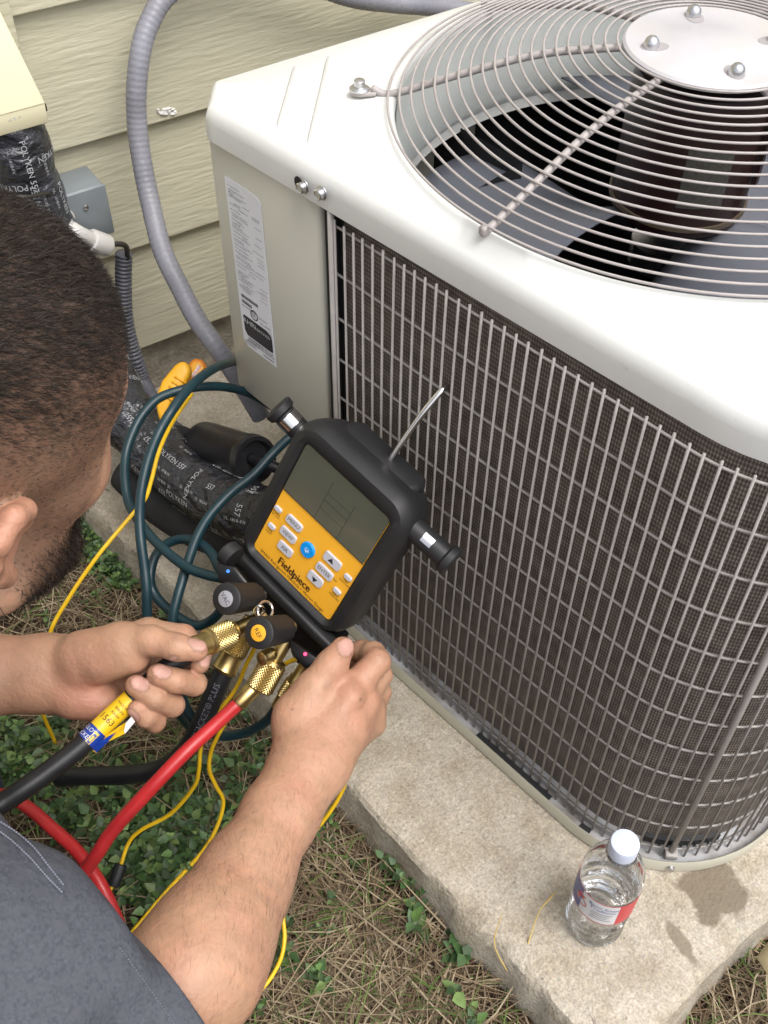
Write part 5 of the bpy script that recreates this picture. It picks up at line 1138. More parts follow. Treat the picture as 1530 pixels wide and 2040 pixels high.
SKIN = np.array([0.450, 0.264, 0.168]); RED = np.array([0.45, 0.215, 0.145]); NAIL = np.array([0.50, 0.285, 0.230]); SHADE_DIRT = np.array([0.25, 0.14, 0.09]); PALE = np.array([0.45, 0.25, 0.165])  # darkest tone serves painted crease shade, nail rims and moles
def blend(col, V, c, r_, target, amt=1.0, pw=2.0):
    w = amt * np.exp(-(np.linalg.norm(V - c, axis=1) / r_) ** pw); return col * (1 - w[:, None]) + np.asarray(target) * w[:, None]
def skin_col(V, seed):
    n1 = vnoise(V[:, 0] * 45 + V[:, 2] * 38, V[:, 1] * 45 - V[:, 2] * 22, seed); n2 = vnoise(V[:, 0] * 170 + V[:, 2] * 120, V[:, 1] * 170 + V[:, 2] * 60, seed + 1)
    c = np.tile(SKIN, (len(V), 1)); w = np.clip(n1 * .9 + .35, 0, 1)[:, None]; c = c * (1 - w * .55) + RED * w * .55
    return c * (1 + 0.11 * n2)[:, None] * np.array([1, 1, 1]) + np.clip(n2 - .25, 0, 1)[:, None] * np.array([.03, -.03, -.03])

parts_V, parts_Q, parts_C = [], [], []; nails = []
def push(V, Q, C):
    b = sum(len(v) for v in parts_V); parts_V.append(V); parts_Q.append(Q + b); parts_C.append(C)
def finger(Fd, pts, rs, k=0.0028):
    """joints in photo pixels + distance, slightly fuller at the joints"""
    P = [at(*p) for p in pts]
    for i in range(len(P) - 1):
        Fd.cap(P[i], P[i + 1], rs[i], rs[i + 1], k)
    return P
def nail(P, r_, out):      # tip joint chain -> nail plate on the side 'out'
    d = nrm(P[-1] - P[-2]); o = nrm(out - d * (out @ d)); c = P[-1] + d * r_ * .05 + o * r_ * .80
    nails.append((c, d, o, r_))

# ---- left hand: palm towards the lens, closed on the black hose
FL = Field(0.00135)
el = at(-330, 1405, 0.86)
FL.chain([el, at(-160, 1362, 0.872), at(-20, 1345, 0.880), at(90, 1338, 0.884), at(150, 1334, 0.884)], [0.044, 0.038, 0.0315, 0.0292, 0.0275], 0.012)
FL.cap(at(60, 1352, 0.882), at(150, 1360, 0.882), 0.026, 0.025, 0.01)
# metacarpal mass
FL.cap(at(150, 1330, 0.886), at(296, 1264, 0.892), 0.0215, 0.0145, 0.012); FL.cap(at(150, 1345, 0.890), at(296, 1308, 0.906), 0.020, 0.0135, 0.010)
FL.cap(at(150, 1360, 0.892), at(276, 1348, 0.906), 0.020, 0.013, 0.010); FL.cap(at(150, 1375, 0.888), at(252, 1380, 0.902), 0.020, 0.0125, 0.010)
# thenar and hypothenar pads
FL.cap(at(168, 1312, 0.868), at(248, 1290, 0.858), 0.0235, 0.0205, 0.008); FL.cap(at(205, 1318, 0.860), at(265, 1310, 0.856), 0.0165, 0.0130, 0.006)
FL.cap(at(150, 1388, 0.874), at(205, 1400, 0.876), 0.0185, 0.0160, 0.006)
th_ = finger(FL, [(240, 1284, 0.858), (300, 1276, 0.848), (352, 1289, 0.842), (392, 1296, 0.8425)], [0.0175, 0.0118, 0.0104, 0.0088], 0.005)
ix = finger(FL, [(296, 1262, 0.890), (366, 1268, 0.886), (400, 1300, 0.876), (398, 1322, 0.866)], [0.0125, 0.0100, 0.0090, 0.0080])
md = finger(FL, [(292, 1306, 0.905), (378, 1352, 0.890), (386, 1361, 0.872), (350, 1356, 0.852), (315, 1344, 0.8445)], [0.0125, 0.0108, 0.0104, 0.0098, 0.0088], 0.0022)
rg = finger(FL, [(276, 1345, 0.905), (338, 1396, 0.888), (343, 1404, 0.870), (308, 1390, 0.850), (271, 1366, 0.8425)], [0.0122, 0.0104, 0.0101, 0.0096, 0.0086], 0.0022)
pk = finger(FL, [(250, 1380, 0.900), (300, 1432, 0.884), (308, 1437, 0.868), (291, 1428, 0.853), (273, 1413, 0.8465)], [0.0115, 0.0092, 0.0090, 0.0086, 0.0076], 0.0022)
tolens = nrm(EYE - md[-1])
nail(th_, 0.0090, nrm(tolens * .55 + UPI * .65 + RTI * .25)); nail(md, 0.0088, nrm(tolens * .8 + UPI * .45)); nail(rg, 0.0086, nrm(tolens * .8 + UPI * .45)); nail(ix, 0.008, nrm(tolens * .75 + RTI * .4)); nail(pk, 0.0076, nrm(tolens * .6 + UPI * .2 - RTI * .6))
for c, d, o, r_ in nails: FL.ell(c - o * r_ * .16, [d, o, np.cross(d, o)], [r_ * .78, r_ * .26, r_ * .62], 0.0007)
V, Q = FL.polygonise(lo=None, hi=None); V = relax(V, Q, 1, .4)
C = skin_col(V, 31)
for P_ in (th_, ix, md, rg, pk): C = blend(C, V, P_[-1], 0.011, RED * 1.05, .55)
for P_ in (md, rg, pk): C = blend(C, V, P_[1], 0.012, RED, .3)
C = blend(C, V, at(165, 1385, 0.86), 0.028, np.array([.40, .16, .11]), .55); C = blend(C, V, at(215, 1300, 0.84), 0.03, PALE, .5)
def fold(C, V, a, b, w, amt=.6, target=SHADE_DIRT):     # crease shade painted into the skin as a darker line
    d = b - a; t = np.clip(((V - a) @ d) / (d @ d), 0, 1); q = np.linalg.norm(V - a - t[:, None] * d, axis=1); k = amt * np.exp(-(q / w) ** 2); return C * (1 - k[:, None]) + target * k[:, None]
def crease(V, N, a, b, w, depth):
    d = b - a; t = np.clip(((V - a) @ d) / (d @ d), 0, 1); q = np.linalg.norm(V - a - t[:, None] * d, axis=1); return V - N * (depth * np.exp(-(q / w) ** 2))[:, None]
def paint_nails(C, V):
    for c, d, o, r_ in nails:
        q = V - c; x = q @ d; y = q @ np.cross(d, o); z = q @ o; e = (x / (r_ * .80)) ** 2 + (y / (r_ * .66)) ** 2
        m = (e < 1) & (z > -r_ * .35); C[m] = NAIL * (1 + .10 * np.clip(x[m] / r_, -1, 1))[:, None]
        m2 = (e >= 1) & (e < 1.5) & (z > -r_ * .45); C[m2] = C[m2] * .45 + SHADE_DIRT * .55
    return C
def wrinkles(C, V, P, joints, side, amt=.42, tgt=None):  # knuckle creases drawn only as shade in the vertex colour
    for j in joints:
        d = nrm(P[min(j + 1, len(P) - 1)] - P[j - 1]); o = nrm(nrm(EYE - P[j]) + side * .4); o = nrm(o - d * (o @ d)); s = np.cross(d, o)
        for k in (-.0022, 0.0, .0020):
            c = P[j] + d * k + o * .0092; C = fold(C, V, c - s * .0065, c + s * .0065 + d * .0006, 0.0011, amt * (1 if k == 0 else .6), SHADE_DIRT * 1.15)
    return C
for P_, js in ((th_, (2,)), (md, (2, 3)), (rg, (2, 3)), (pk, (2, 3)), (ix, (1, 2))): C = wrinkles(C, V, P_, js, 0 * UPI)
C = paint_nails(C, V)
for a, b in (((160, 1318), (166, 1352)), ((176, 1340), (214, 1358)), ((300, 1296), (318, 1306)), ((290, 1302), (320, 1312))):
    pa, pb = at(*a, 0.846), at(*b, 0.843); C = fold(C, V, pa, pb, 0.006, .35)
C = fold(C, V, at(341, 1283, 0.835), at(352, 1277, 0.835), 0.003, .4); C = blend(C, V, at(352, 1270, 0.84), 0.006, SHADE_DIRT * 1.2, .4)
C = blend(C, V, at(295, 1395, 0.845), 0.0018, SHADE_DIRT * .5, .8)
push(V, Q, C)

# ---- right hand: back of the hand towards the lens, holding the lower corner of the gauge
nails = []
FRh = Field(0.00135)
FRh.chain([at(320, 1990, 0.700), at(380, 1935, 0.712), at(424, 1862, 0.734), at(492, 1742, 0.775), at(560, 1620, 0.815), at(606, 1540, 0.842), at(628, 1492, 0.856)], [0.042, 0.0415, 0.0385, 0.0315, 0.0272, 0.0262, 0.0258], 0.016)
FRh.cap(at(385, 1912, 0.722), at(468, 1785, 0.765), 0.027, 0.021, 0.02); FRh.cap(at(420, 1945, 0.720), at(485, 1800, 0.762), 0.030, 0.022, 0.02)
FRh.cap(at(596, 1530, 0.846), at(600, 1470, 0.858), 0.021, 0.019, 0.012); FRh.cap(at(650, 1520, 0.850), at(684, 1460, 0.868), 0.021, 0.020, 0.012)
FRh.cap(at(612, 1490, 0.860), at(690, 1380, 0.874), 0.0215, 0.0165, 0.012); FRh.cap(at(640, 1480, 0.864), at(722, 1392, 0.886), 0.0210, 0.0150, 0.012)
FRh.cap(at(650, 1480, 0.868), at(736, 1414, 0.898), 0.0200, 0.0135, 0.012); FRh.cap(at(650, 1490, 0.870), at(738, 1440, 0.908), 0.0185, 0.0130, 0.012)
FRh.cap(at(604, 1480, 0.866), at(596, 1420, 0.866), 0.020, 0.0185, 0.010); FRh.cap(at(598, 1440, 0.866), at(640, 1400, 0.872), 0.020, 0.017, 0.010)
tR = finger(FRh, [(594, 1432, 0.864), (624, 1374, 0.866), (660, 1326, 0.868), (683, 1292, 0.874)], [0.0190, 0.0142, 0.0118, 0.0098], 0.008)
iR = finger(FRh, [(694, 1384, 0.876), (752, 1318, 0.884), (744, 1302, 0.896), (722, 1296, 0.910), (704, 1296, 0.918)], [0.0150, 0.0108, 0.0100, 0.0088, 0.0080], 0.0030)
mR = finger(FRh, [(722, 1394, 0.888), (757, 1345, 0.905), (742, 1325, 0.920), (712, 1316, 0.930)], [0.0138, 0.0104, 0.0094, 0.0082], 0.0026)
rR = finger(FRh, [(736, 1416, 0.900), (756, 1380, 0.920), (736, 1352, 0.934), (708, 1340, 0.940)], [0.0128, 0.0100, 0.0090, 0.0080], 0.0026)
pR = finger(FRh, [(740, 1442, 0.908), (748, 1410, 0.926), (728, 1384, 0.940), (704, 1372, 0.946)], [0.0118, 0.0088, 0.0080, 0.0072], 0.0026)
# knuckle and tendon relief
for p, r_ in (((700, 1388, 0.862), 0.0075), ((730, 1404, 0.878), 0.0065)): FRh.ell(at(*p), np.eye(3), [r_] * 3, 0.010)
FRh.cap(at(648, 1460, 0.846), at(697, 1392, 0.860), 0.0028, 0.0036, 0.010); FRh.cap(at(668, 1470, 0.850), at(726, 1408, 0.876), 0.0028, 0.0034, 0.010)
nail(tR, 0.0100, nrm(nrm(EYE - tR[-1]) * .85 + RTI * .30 + UPI * .15))
for c, d, o, r_ in nails: FRh.ell(c - o * r_ * .16, [d, o, np.cross(d, o)], [r_ * .80, r_ * .26, r_ * .64], 0.0007)
V, Q = FRh.polygonise(); V = relax(V, Q, 1, .4); C = skin_col(V, 41)
for P_ in (tR, iR): C = blend(C, V, P_[-1], 0.012, RED, .55)
C = blend(C, V, iR[1], 0.013, np.array([.42, .19, .125]), .5); C = blend(C, V, at(690, 1400, 0.855), 0.03, np.array([.42, .19, .125]), .4); C = blend(C, V, at(655, 1445, 0.84), 0.022, PALE * 1.05, .6)
C = wrinkles(C, V, tR, (1, 2), 0 * UPI); C = wrinkles(C, V, iR, (1,), UPI)
for a, b in (((628, 1402), (640, 1388)), ((600, 1468), (620, 1452)), ((676, 1420), (700, 1404)), ((706, 1360), (724, 1352)), ((590, 1528), (650, 1512)), ((584, 1541), (652, 1524))):
    C = fold(C, V, at(*a, 0.845), at(*b, 0.845), 0.0045, .22)
C = paint_nails(C, V)
C = fold(C, V, at(648, 1370, 0.853), at(668, 1352, 0.853), 0.0028, .55)
for p, r_ in (((712, 1393, 0.858), 0.0015), ((583, 1413, 0.846), 0.0010), ((413, 1772, 0.745), 0.0012)): 
    pc = at(*p); i = np.argmin(np.linalg.norm(V - pc, axis=1) + 0 * V[:, 0]); C = blend(C, V, V[i], r_, SHADE_DIRT * .6, .9)
for a in (1560, 1572): C = fold(C, V, at(560, a - 40, 0.815), at(640, a, 0.815), 0.004, .10)
arm_V, arm_Q = V, Q
push(V, Q, C)

# ---- head
HCt = at(-158, 848, 0.507)
HF = nrm(0.856 * RTI + 0.043 * UPI + 0.513 * FWD); HU = 0.284 * RTI + 0.762 * UPI - 0.583 * FWD; HU = nrm(HU - HF * (HU @ HF)); HS = np.cross(HF, HU)
_t = math.radians(30); HF, HS = HF * math.cos(_t) - HS * math.sin(_t), HS * math.cos(_t) + HF * math.sin(_t)
def hp(x, y, z): return HCt + HS * x + HF * y + HU * z
HB = [HS, HF, HU]
FH = Field(0.0019)
FH.ell(hp(0, -0.012, 0.034), HB, [0.0765, 0.0985, 0.082], 0.02); FH.ell(hp(0, 0.030, 0.030), HB, [0.066, 0.066, 0.070], 0.025)
FH.ell(hp(0, 0.036, -0.040), HB, [0.056, 0.056, 0.072], 0.028); FH.ell(hp(0, 0.074, 0.022), HB, [0.046, 0.017, 0.013], 0.016)
for s_ in (-1, 1):
    FH.ell(hp(s_ * 0.044, 0.054, -0.022), HB, [0.017, 0.020, 0.016], 0.022); FH.cap(hp(s_ * 0.058, 0.004, -0.060), hp(s_ * 0.020, 0.076, -0.100), 0.016, 0.018, 0.018)
    FH.ell(hp(s_ * 0.031, 0.080, -0.002), HB, [0.015, 0.013, 0.010], 0.006, True); FH.ell(hp(s_ * 0.031, 0.076, -0.003), HB, [0.0125, 0.0125, 0.0125], 0.004)
    # ear: rim, lobe, inner bowl
    E = [(0.074, 0.006, 0.014), (0.081, -0.002, 0.030), (0.086, -0.014, 0.034), (0.089, -0.026, 0.024), (0.087, -0.028, 0.006), (0.081, -0.018, -0.012), (0.076, -0.006, -0.022)]
    FH.chain([hp(s_ * (.078 + .8 * (x - .078)), -.019 + .78 * (y - .004 + .019), -.012 + .78 * (z - .016 + .012)) for x, y, z in E], [0.0045, 0.0048, 0.005, 0.0052, 0.0048, 0.0055, 0.0068], 0.004)
    FH.ell(hp(s_ * 0.077, -0.018, -0.009), HB, [0.006, 0.012, 0.019], 0.006); FH.ell(hp(s_ * 0.0845, -0.014, -0.010), HB, [0.005, 0.008, 0.011], 0.004, True)
FH.cap(hp(0, 0.092, 0.002), hp(0, 0.112, -0.036), 0.008, 0.0125, 0.012); FH.cap(hp(-0.012, 0.098, -0.040), hp(0.012, 0.098, -0.040), 0.008, 0.008, 0.008)
FH.ell(hp(0, 0.082, -0.104), HB, [0.024, 0.020, 0.018], 0.016); FH.ell(hp(0, 0.092, -0.066), HB, [0.022, 0.010, 0.006], 0.006); FH.ell(hp(0, 0.090, -0.076), HB, [0.020, 0.011, 0.006], 0.006)
NB = at(-340, 1420, 0.70)
FH.cap(hp(0, -0.030, -0.055), NB, 0.056, 0.058, 0.03)
SHR = at(42, 1996, 0.64); SHL = at(-560, 1180, 0.84); CHEST = at(-460, 1720, 0.70); HIP = np.array([-0.56, -0.26, 0.10])
FH.cap(NB, CHEST, 0.058, 0.085, 0.03)
V, Q = FH.polygonise(lo=None); V = relax(V, Q, 1, .4); head_V, head_Q = V, Q
L = np.stack([(V - HCt) @ HS, (V - HCt) @ HF, (V - HCt) @ HU], 1); C = skin_col(V, 51); Nh = normals(V, Q)
def hairline(y):      # lowest height of the scalp hair for a given front-back position
    return np.interp(y, [-0.12, -0.055, -0.035, -0.012, 0.004, 0.010, 0.040, 0.050, 0.060, 0.070, 0.082, 0.09], [-0.075, -0.070, -0.055, -0.035, -0.060, -0.080, -0.072, -0.035, 0.000, 0.035, 0.072, 0.10])
def ear_zone(L): return (np.abs(L[:, 0]) > 0.0765) & (L[:, 1] > -0.036) & (L[:, 1] < 0.010) & (L[:, 2] > -0.055) & (L[:, 2] < 0.024)
edge = L[:, 2] - hairline(L[:, 1]); scalp = np.clip(edge / 0.018 + .4 + .35 * vnoise(V[:, 0] * 160, V[:, 1] * 160 + V[:, 2] * 140, 5), 0, 1); scalp[ear_zone(L)] = 0
topw = np.clip((L[:, 2] - 0.018) / 0.06, 0, 1)
HAIRC = np.array([0.050, 0.034, 0.025]); C = C * (1 - (scalp * (.46 + .42 * topw))[:, None]) + HAIRC * (scalp * (.46 + .42 * topw))[:, None]
beard = np.clip((-0.046 - L[:, 2] + 0.25 * (L[:, 1] - 0.03)) / 0.028, 0, 1) * np.clip((L[:, 1] + 0.012) / 0.02, 0, 1) * (L[:, 2] > -0.14)
C = C * (1 - .85 * beard[:, None]) + HAIRC * .6 * .85 * beard[:, None]
earm = ear_zone(L); C[earm] = C[earm] * .6 + np.array([.44, .19, .125]) * .4
push(V, Q, C)
# ---- torso core under the shirt (coarse)
FT = Field(0.004)
FT.chain([SHR, at(150, 2018, 0.66), at(220, 2018, 0.68)], [0.044, 0.036, 0.032], 0.03).cap(NB, SHR, 0.046, 0.05, 0.02).cap(NB, SHL, 0.046, 0.05, 0.02)
FT.cap(SHL, el, 0.052, 0.043, 0.02).cap(CHEST, HIP, 0.10, 0.125, 0.04).cap(NB, CHEST, 0.05, 0.10, 0.04)
V, Q = FT.polygonise(); push(V, Q, skin_col(V, 61))
body = npmesh('person', np.vstack(parts_V), np.vstack(parts_Q)); vcol(body, np.vstack(parts_C))
person = link('person', body, M['skin'])
tag(person, 'person with cropped dark hair and grey-blue shirt gripping a hose and the gauge', 'person')

# ---- shirt: cloth shell with folds, open at the sleeve hem
HEM = at(330, 1972, 0.698); ARMD = nrm(at(400, 1945, 0.712) - at(120, 1925, 0.640)); HEMN = nrm(ARMD * 1.0 + 0.10 * nrm(EYE - HEM) )
FS = Field(0.0024)
hp0, hp1 = at(246, 1871, 0.69), at(372, 2046, 0.69)     # ends of the visible hem
HEMN = nrm(np.cross(nrm(hp1 - hp0), nrm(nrm(HEM - EYE) * 1.0 - .30 * ARMD))); HEMN = HEMN if HEMN @ ARMD > 0 else -HEMN
HEMP = (hp0 + hp1) / 2
FS.chain([at(-95, 1915, 0.63), SHR, at(190, 2022, 0.67), at(305, 2004, 0.696), at(420, 1990, 0.725)], [0.0715, 0.0600, 0.0515, 0.0510, 0.0515], 0.03)
FS.cap(at(-360, 1690, .67), at(-95, 1915, .63), 0.068, 0.0725, 0.03).cap(at(-390, 1600, .70), SHL, 0.070, 0.066, 0.03).cap(CHEST, HIP, 0.120, 0.145, 0.05).cap(at(-390, 1640, .70), CHEST, 0.070, 0.120, 0.05)
def shirt_post(A, ax):
    X, Y, Z = np.meshgrid(*ax, indexing='ij', sparse=True); q = (X * .8 + Y * .3 + Z * .55); w = (Z * .9 - X * .4 + Y * .2)
    f = 0.0048 * np.sin(q * 44 + 1.8 * np.sin(w * 27)) + 0.0034 * np.sin(w * 95 + 2.2 * np.sin(q * 40)) + 0.0030 * np.sin((X - Y) * 48 + 2 * np.sin(Z * 37))
    O = A + f.astype(np.float32); inner = -(O + 0.0072); P = np.maximum(O, inner)
    cut = ((X - HEMP[0]) * HEMN[0] + (Y - HEMP[1]) * HEMN[1] + (Z - HEMP[2]) * HEMN[2]).astype(np.float32)
    near = ((X - HEMP[0]) ** 2 + (Y - HEMP[1]) ** 2 + (Z - HEMP[2]) ** 2) < 0.18 ** 2
    P = np.where(near, np.maximum(P, cut), P)
    nk = (np.sqrt((X - NB[0]) ** 2 + (Y - NB[1]) ** 2 + (Z - NB[2]) ** 2) - 0.075).astype(np.float32); return np.maximum(P, -nk)
V, Q = FS.polygonise(shirt_post); V = relax(V, Q, 2, .5)
shirt = link('shirt', npmesh('shirt', V, Q), M['shirt'], person); shirt['label'] = 'faded grey-blue cotton short-sleeved shirt'
shirt_V, shirt_N = V, normals(V, Q)
from mathutils.bvhtree import BVHTree
bvh = BVHTree.FromPolygons([tuple(v) for v in V], [tuple(q) for q in Q])
def on_shirt(x, y):
    d = Vector(nrm(ray(x, y))); h = bvh.ray_cast(Vector(EYE), d)
    return (np.array(h[0]), np.array(h[1])) if h[0] is not None else (None, None)
st = MB()
for line in ([(-6, 1636), (30, 1659), (66, 1690), (98, 1730), (128, 1768)], [(-6, 1655), (24, 1678), (60, 1712), (92, 1748), (124, 1780)]):
    pl = np.array(smooth_path([np.array([x, y, 0.0]) for x, y in line], 12)); pl = resample(pl, 1.0); i = 0
    while i < len(pl) - 5:
        a, na = on_shirt(*pl[i][:2]); b, nb_ = on_shirt(*pl[min(i + 4, len(pl) - 1)][:2])
        if a is not None and b is not None and np.linalg.norm(a - b) < .01: st.add(*tube_vf([a + na * .0004, (a + b) / 2 + na * .0009, b + nb_ * .0004], 0.00055, 6))
        i += 6
if st.V: link('stitching', st.mesh('stitching'), M['thread'], shirt)
# hem seam
st = MB(); cc = [at(246 + (372 - 246) * t - 14, 1871 + (2046 - 1871) * t + 8, 0.69) for t in np.linspace(.05, .98, 60)]
for i in range(0, 58, 2):
    a, na = on_shirt(*pix(cc[i])); b, nb_ = on_shirt(*pix(cc[i + 1]))
    if a is not None and b is not None and np.linalg.norm(a - b) < .01: st.add(*tube_vf([a + na * .0002, b + nb_ * .0002], 0.00035, 5))
if st.V: link('stitching', st.mesh('stitching'), M['greyink'], shirt)
# ---- trousers (kneeling, outside the photo's frame)
FP = Field(0.006)
for s_, kx in ((-0.09, -0.66), (0.09, -0.40)):
    hip = HIP + np.array([s_, 0, -0.02]); kn = np.array([kx, 0.02 if s_ < 0 else -0.06, 0.015]) ; an = np.array([kx, -0.36, -0.02])
    FP.cap(hip, kn, 0.085, 0.062, 0.03).cap(kn, an, 0.058, 0.045, 0.03)
FP.cap(HIP + [-.09, 0, 0], HIP + [.09, 0, 0], 0.11, 0.11, 0.04)
V, Q = FP.polygonise(); V = relax(V, Q, 2); link('trousers', npmesh('trousers', V, Q), M['denim'], person)

# ---- hair
def strands(V, N, w, n, seed, length, width, dirf, colf, lift=0.35, seg=2):
    r = np.random.default_rng(seed); idx = r.choice(len(V), n, p=w / w.sum()); P = V[idx] + r.normal(0, 0.0008, (n, 3)); Nn = N[idx]
    D = dirf(P, Nn, r); D -= Nn * (D * Nn).sum(1)[:, None]; D /= np.linalg.norm(D, axis=1)[:, None] + 1e-9
    D = D + Nn * lift * (0.6 + .8 * r.random((n, 1))) + r.normal(0, .28, (n, 3)); D /= np.linalg.norm(D, axis=1)[:, None]
    Ln = (length(P) if callable(length) else np.full(n, length)) * r.uniform(.6, 1.15, n); side = np.cross(D, r.normal(size=(n, 3))); side /= np.linalg.norm(side, axis=1)[:, None]
    P = P - Nn * .0006; Pm = P + D * Ln[:, None] * .55; Pt = P + (D - Nn * .18) * Ln[:, None]
    w2 = width * r.uniform(.7, 1.2, (n, 1)); VV = np.stack([P - side * w2, P + side * w2, Pm + side * w2 * .8, Pm - side * w2 * .8, Pt + side * w2 * .15, Pt - side * w2 * .15], 1).reshape(-1, 3)
    b = np.arange(n)[:, None] * 6; QQ = np.concatenate([b + [0, 1, 2, 3], b + [3, 2, 4, 5]]); c = colf(P, r); return VV, QQ, np.repeat(c, 6, axis=0)
def flow(P, Nn, r):
    wh = hp(0.01, -0.085, 0.075); d = P - wh; return d + (HF * 0.10 - HU * .02)
def hcol(P, r):
    l = (P - HCt) @ HU; t = np.clip((l - 0.0) / .06, 0, 1)[:, None]; base = np.array([.062, .044, .031]) * (1 - t) + np.array([.026, .020, .016]) * t
    return base * r.uniform(.6, 1.5, (len(P), 1)) * (1 + (r.random((len(P), 1)) < .04) * 1.2)
wgt = scalp * (head_V[:, 2] > 0) * (0.30 + topw) * (0.6 + 0.9 * np.clip(.5 + vnoise(head_V[:, 0] * 90, head_V[:, 1] * 90 + head_V[:, 2] * 70, 77), 0, 1))
hl = lambda P: 0.0026 + 0.0066 * np.clip(((P - HCt) @ HU - 0.018) / .055, 0, 1)
VV, QQ, CC = strands(head_V, Nh, wgt, 110000, 5, hl, 0.00012, flow, hcol, 0.26)
me = npmesh('hair', VV, QQ); vcol(me, CC); link('hair', me, M['hair'], person)['label'] = 'very short dark brown cropped hair'
VV, QQ, CC = strands(head_V, Nh, beard + 1e-9, 16000, 6, 0.0085, 0.00016, lambda P, Nn, r: np.tile(-HU + .3 * HF, (len(P), 1)), lambda P, r: np.array([.022, .015, .012]) * r.uniform(.5, 1.5, (len(P), 1)), 0.6)
me = npmesh('beard', VV, QQ); vcol(me, CC); link('beard', me, M['hair'], person)
# fine hair on the forearm
dA = arm_V - at(560, 1620, 0.815); wA = np.exp(-(np.linalg.norm(arm_V - at(470, 1790, 0.76), axis=1) / .10) ** 2); Na = normals(arm_V, arm_Q)
VV, QQ, CC = strands(arm_V, Na, wA + 1e-9, 5200, 8, 0.010, 0.00005, lambda P, Nn, r: np.tile(nrm(at(640, 1500, .85) - at(430, 1860, .73)), (len(P), 1)) + Nn * 0 + np.cross(Nn, nrm(at(640, 1500, .85) - at(430, 1860, .73))) * .6, lambda P, r: np.array([.05, .03, .02]) * r.uniform(.6, 1.4, (len(P), 1)), 0.25)
me = npmesh('arm_hair', VV, QQ); vcol(me, CC); link('arm_hair', me, M['hair'], person)
# ------------------------------------------------------------------ vegetation and litter
def on_pad(x, y): return (y > 0.366 - 0.0485 * (x + 1.09) - 0.002) & (x < -0.040 + 0.075 * (y - 0.318) + 0.004) & (x > -1.12)
def behind_wall(x, y): return WN[0] * x + WN[1] * y < WC + 0.0
def blades(n, seed, region, lmin, lmax, wid, cols, lay, name, label, cat='grass'):
    r = np.random.default_rng(seed); P = region(r, n); ok = ~on_pad(P[:, 0], P[:, 1]) & ~behind_wall(P[:, 0], P[:, 1]); P = P[ok]; n = len(P)
    az = r.uniform(0, 2 * math.pi, n); L_ = r.uniform(lmin, lmax, n); D = np.stack([np.cos(az), np.sin(az), np.zeros(n)], 1); Sd = np.stack([-np.sin(az), np.cos(az), np.zeros(n)], 1)
    z0 = ground_z(P[:, 0], P[:, 1]); B = np.stack([P[:, 0], P[:, 1], z0 - .001], 1); rise = r.uniform(*lay, n); curl = r.normal(0, .25, n); W = wid * r.uniform(.6, 1.3, n)
    VV = []; T = (0, .33, .66, 1.0); ph = r.uniform(0, 6.28, n)
    for t in T:
        c = B + D * (L_ * t * np.sqrt(np.clip(1 - rise ** 2, .05, 1)))[:, None] + Sd * (curl * L_ * t * t + .06 * L_ * np.sin(ph + 4 * t))[:, None]; c[:, 2] += L_ * rise * np.sin(t * 2.2) * .85 + .002
        gz = ground_z(c[:, 0], c[:, 1]); c[:, 2] = np.maximum(c[:, 2], gz + .0008)
        w = (W * (1 - .75 * t))[:, None]; VV += [c - Sd * w, c + Sd * w]
    V = np.stack(VV, 1).reshape(-1, 3); b = np.arange(n)[:, None] * 8; Qd = np.concatenate([b + [2 * i, 2 * i + 1, 2 * i + 3, 2 * i + 2] for i in range(3)])
    keepv = on_pad(V[:, 0], V[:, 1]); V[keepv, 2] = np.minimum(V[keepv, 2], -.02)
    ci = r.integers(0, len(cols), n); C = np.array(cols)[ci] * r.uniform(.6, 1.35, (n, 1)); me = npmesh(name, V, Qd, False); vcol(me, np.repeat(C, 8, axis=0))
    return tag(link(name, me, M['straw']), label, cat, kind='stuff')
def spread(pix_list, sig):      # ground places seen at these photo pixels
    ctr = np.array([onz(x, y, GZ)[:2] for x, y, *_ in pix_list]); wt = np.array([p[2] if len(p) > 2 else 1.0 for p in pix_list]); wt = wt / wt.sum()
    def f(r, n): i = r.choice(len(ctr), n, p=wt); return ctr[i] + r.normal(0, sig, (n, 2))
    return f
TAN = [(.24, .185, .115), (.19, .14, .087), (.13, .09, .055), (.32, .26, .175), (.08, .055, .035)]
GRN = [(.09, .14, .035), (.12, .17, .05), (.06, .10, .025)]
R_all = spread([(120, 1190, 2.2), (210, 1180, 1.2), (60, 1230, 1), (300, 1230, .8), (40, 1460), (150, 1480), (330, 1500, 2), (470, 1500, 2.5), (520, 1600, 2), (100, 1600), (300, 1700), (640, 1700, 1.6), (700, 1800, 2), (760, 1900, 2.5), (640, 1900, 2), (850, 1980, 3.5), (620, 2010, 3), (960, 2030, 3), (450, 2000), (1450, 2020, 3), (1520, 1930, 2.5), (1400, 2060, 2), (1530, 2060, 2), (500, 1700), (560, 1420, 1.5)], 0.05)
blades(3600, 1, R_all, 0.02, 0.085, 0.0007, TAN, (.02, .30), 'dry_grass', 'tangled dry straw-coloured grass lying on the soil')
blades(1500, 2, R_all, 0.06, 0.15, 0.0010, TAN[:4], (.02, .22), 'dry_stalks', 'long dry grass stalks scattered over the soil')
blades(500, 3, R_all, 0.02, 0.07, 0.0009, GRN, (.2, .6), 'green_grass', 'sparse short green grass blades among the straw')
R_far = lambda r, n: np.stack([r.uniform(-1.6, .5, n), r.uniform(-.8, .36, n)], 1)
blades(3500, 4, R_far, 0.02, 0.08, 0.0009, TAN[:3] + GRN, (.05, .4), 'yard_grass', 'thin mixed grass over the rest of the yard')

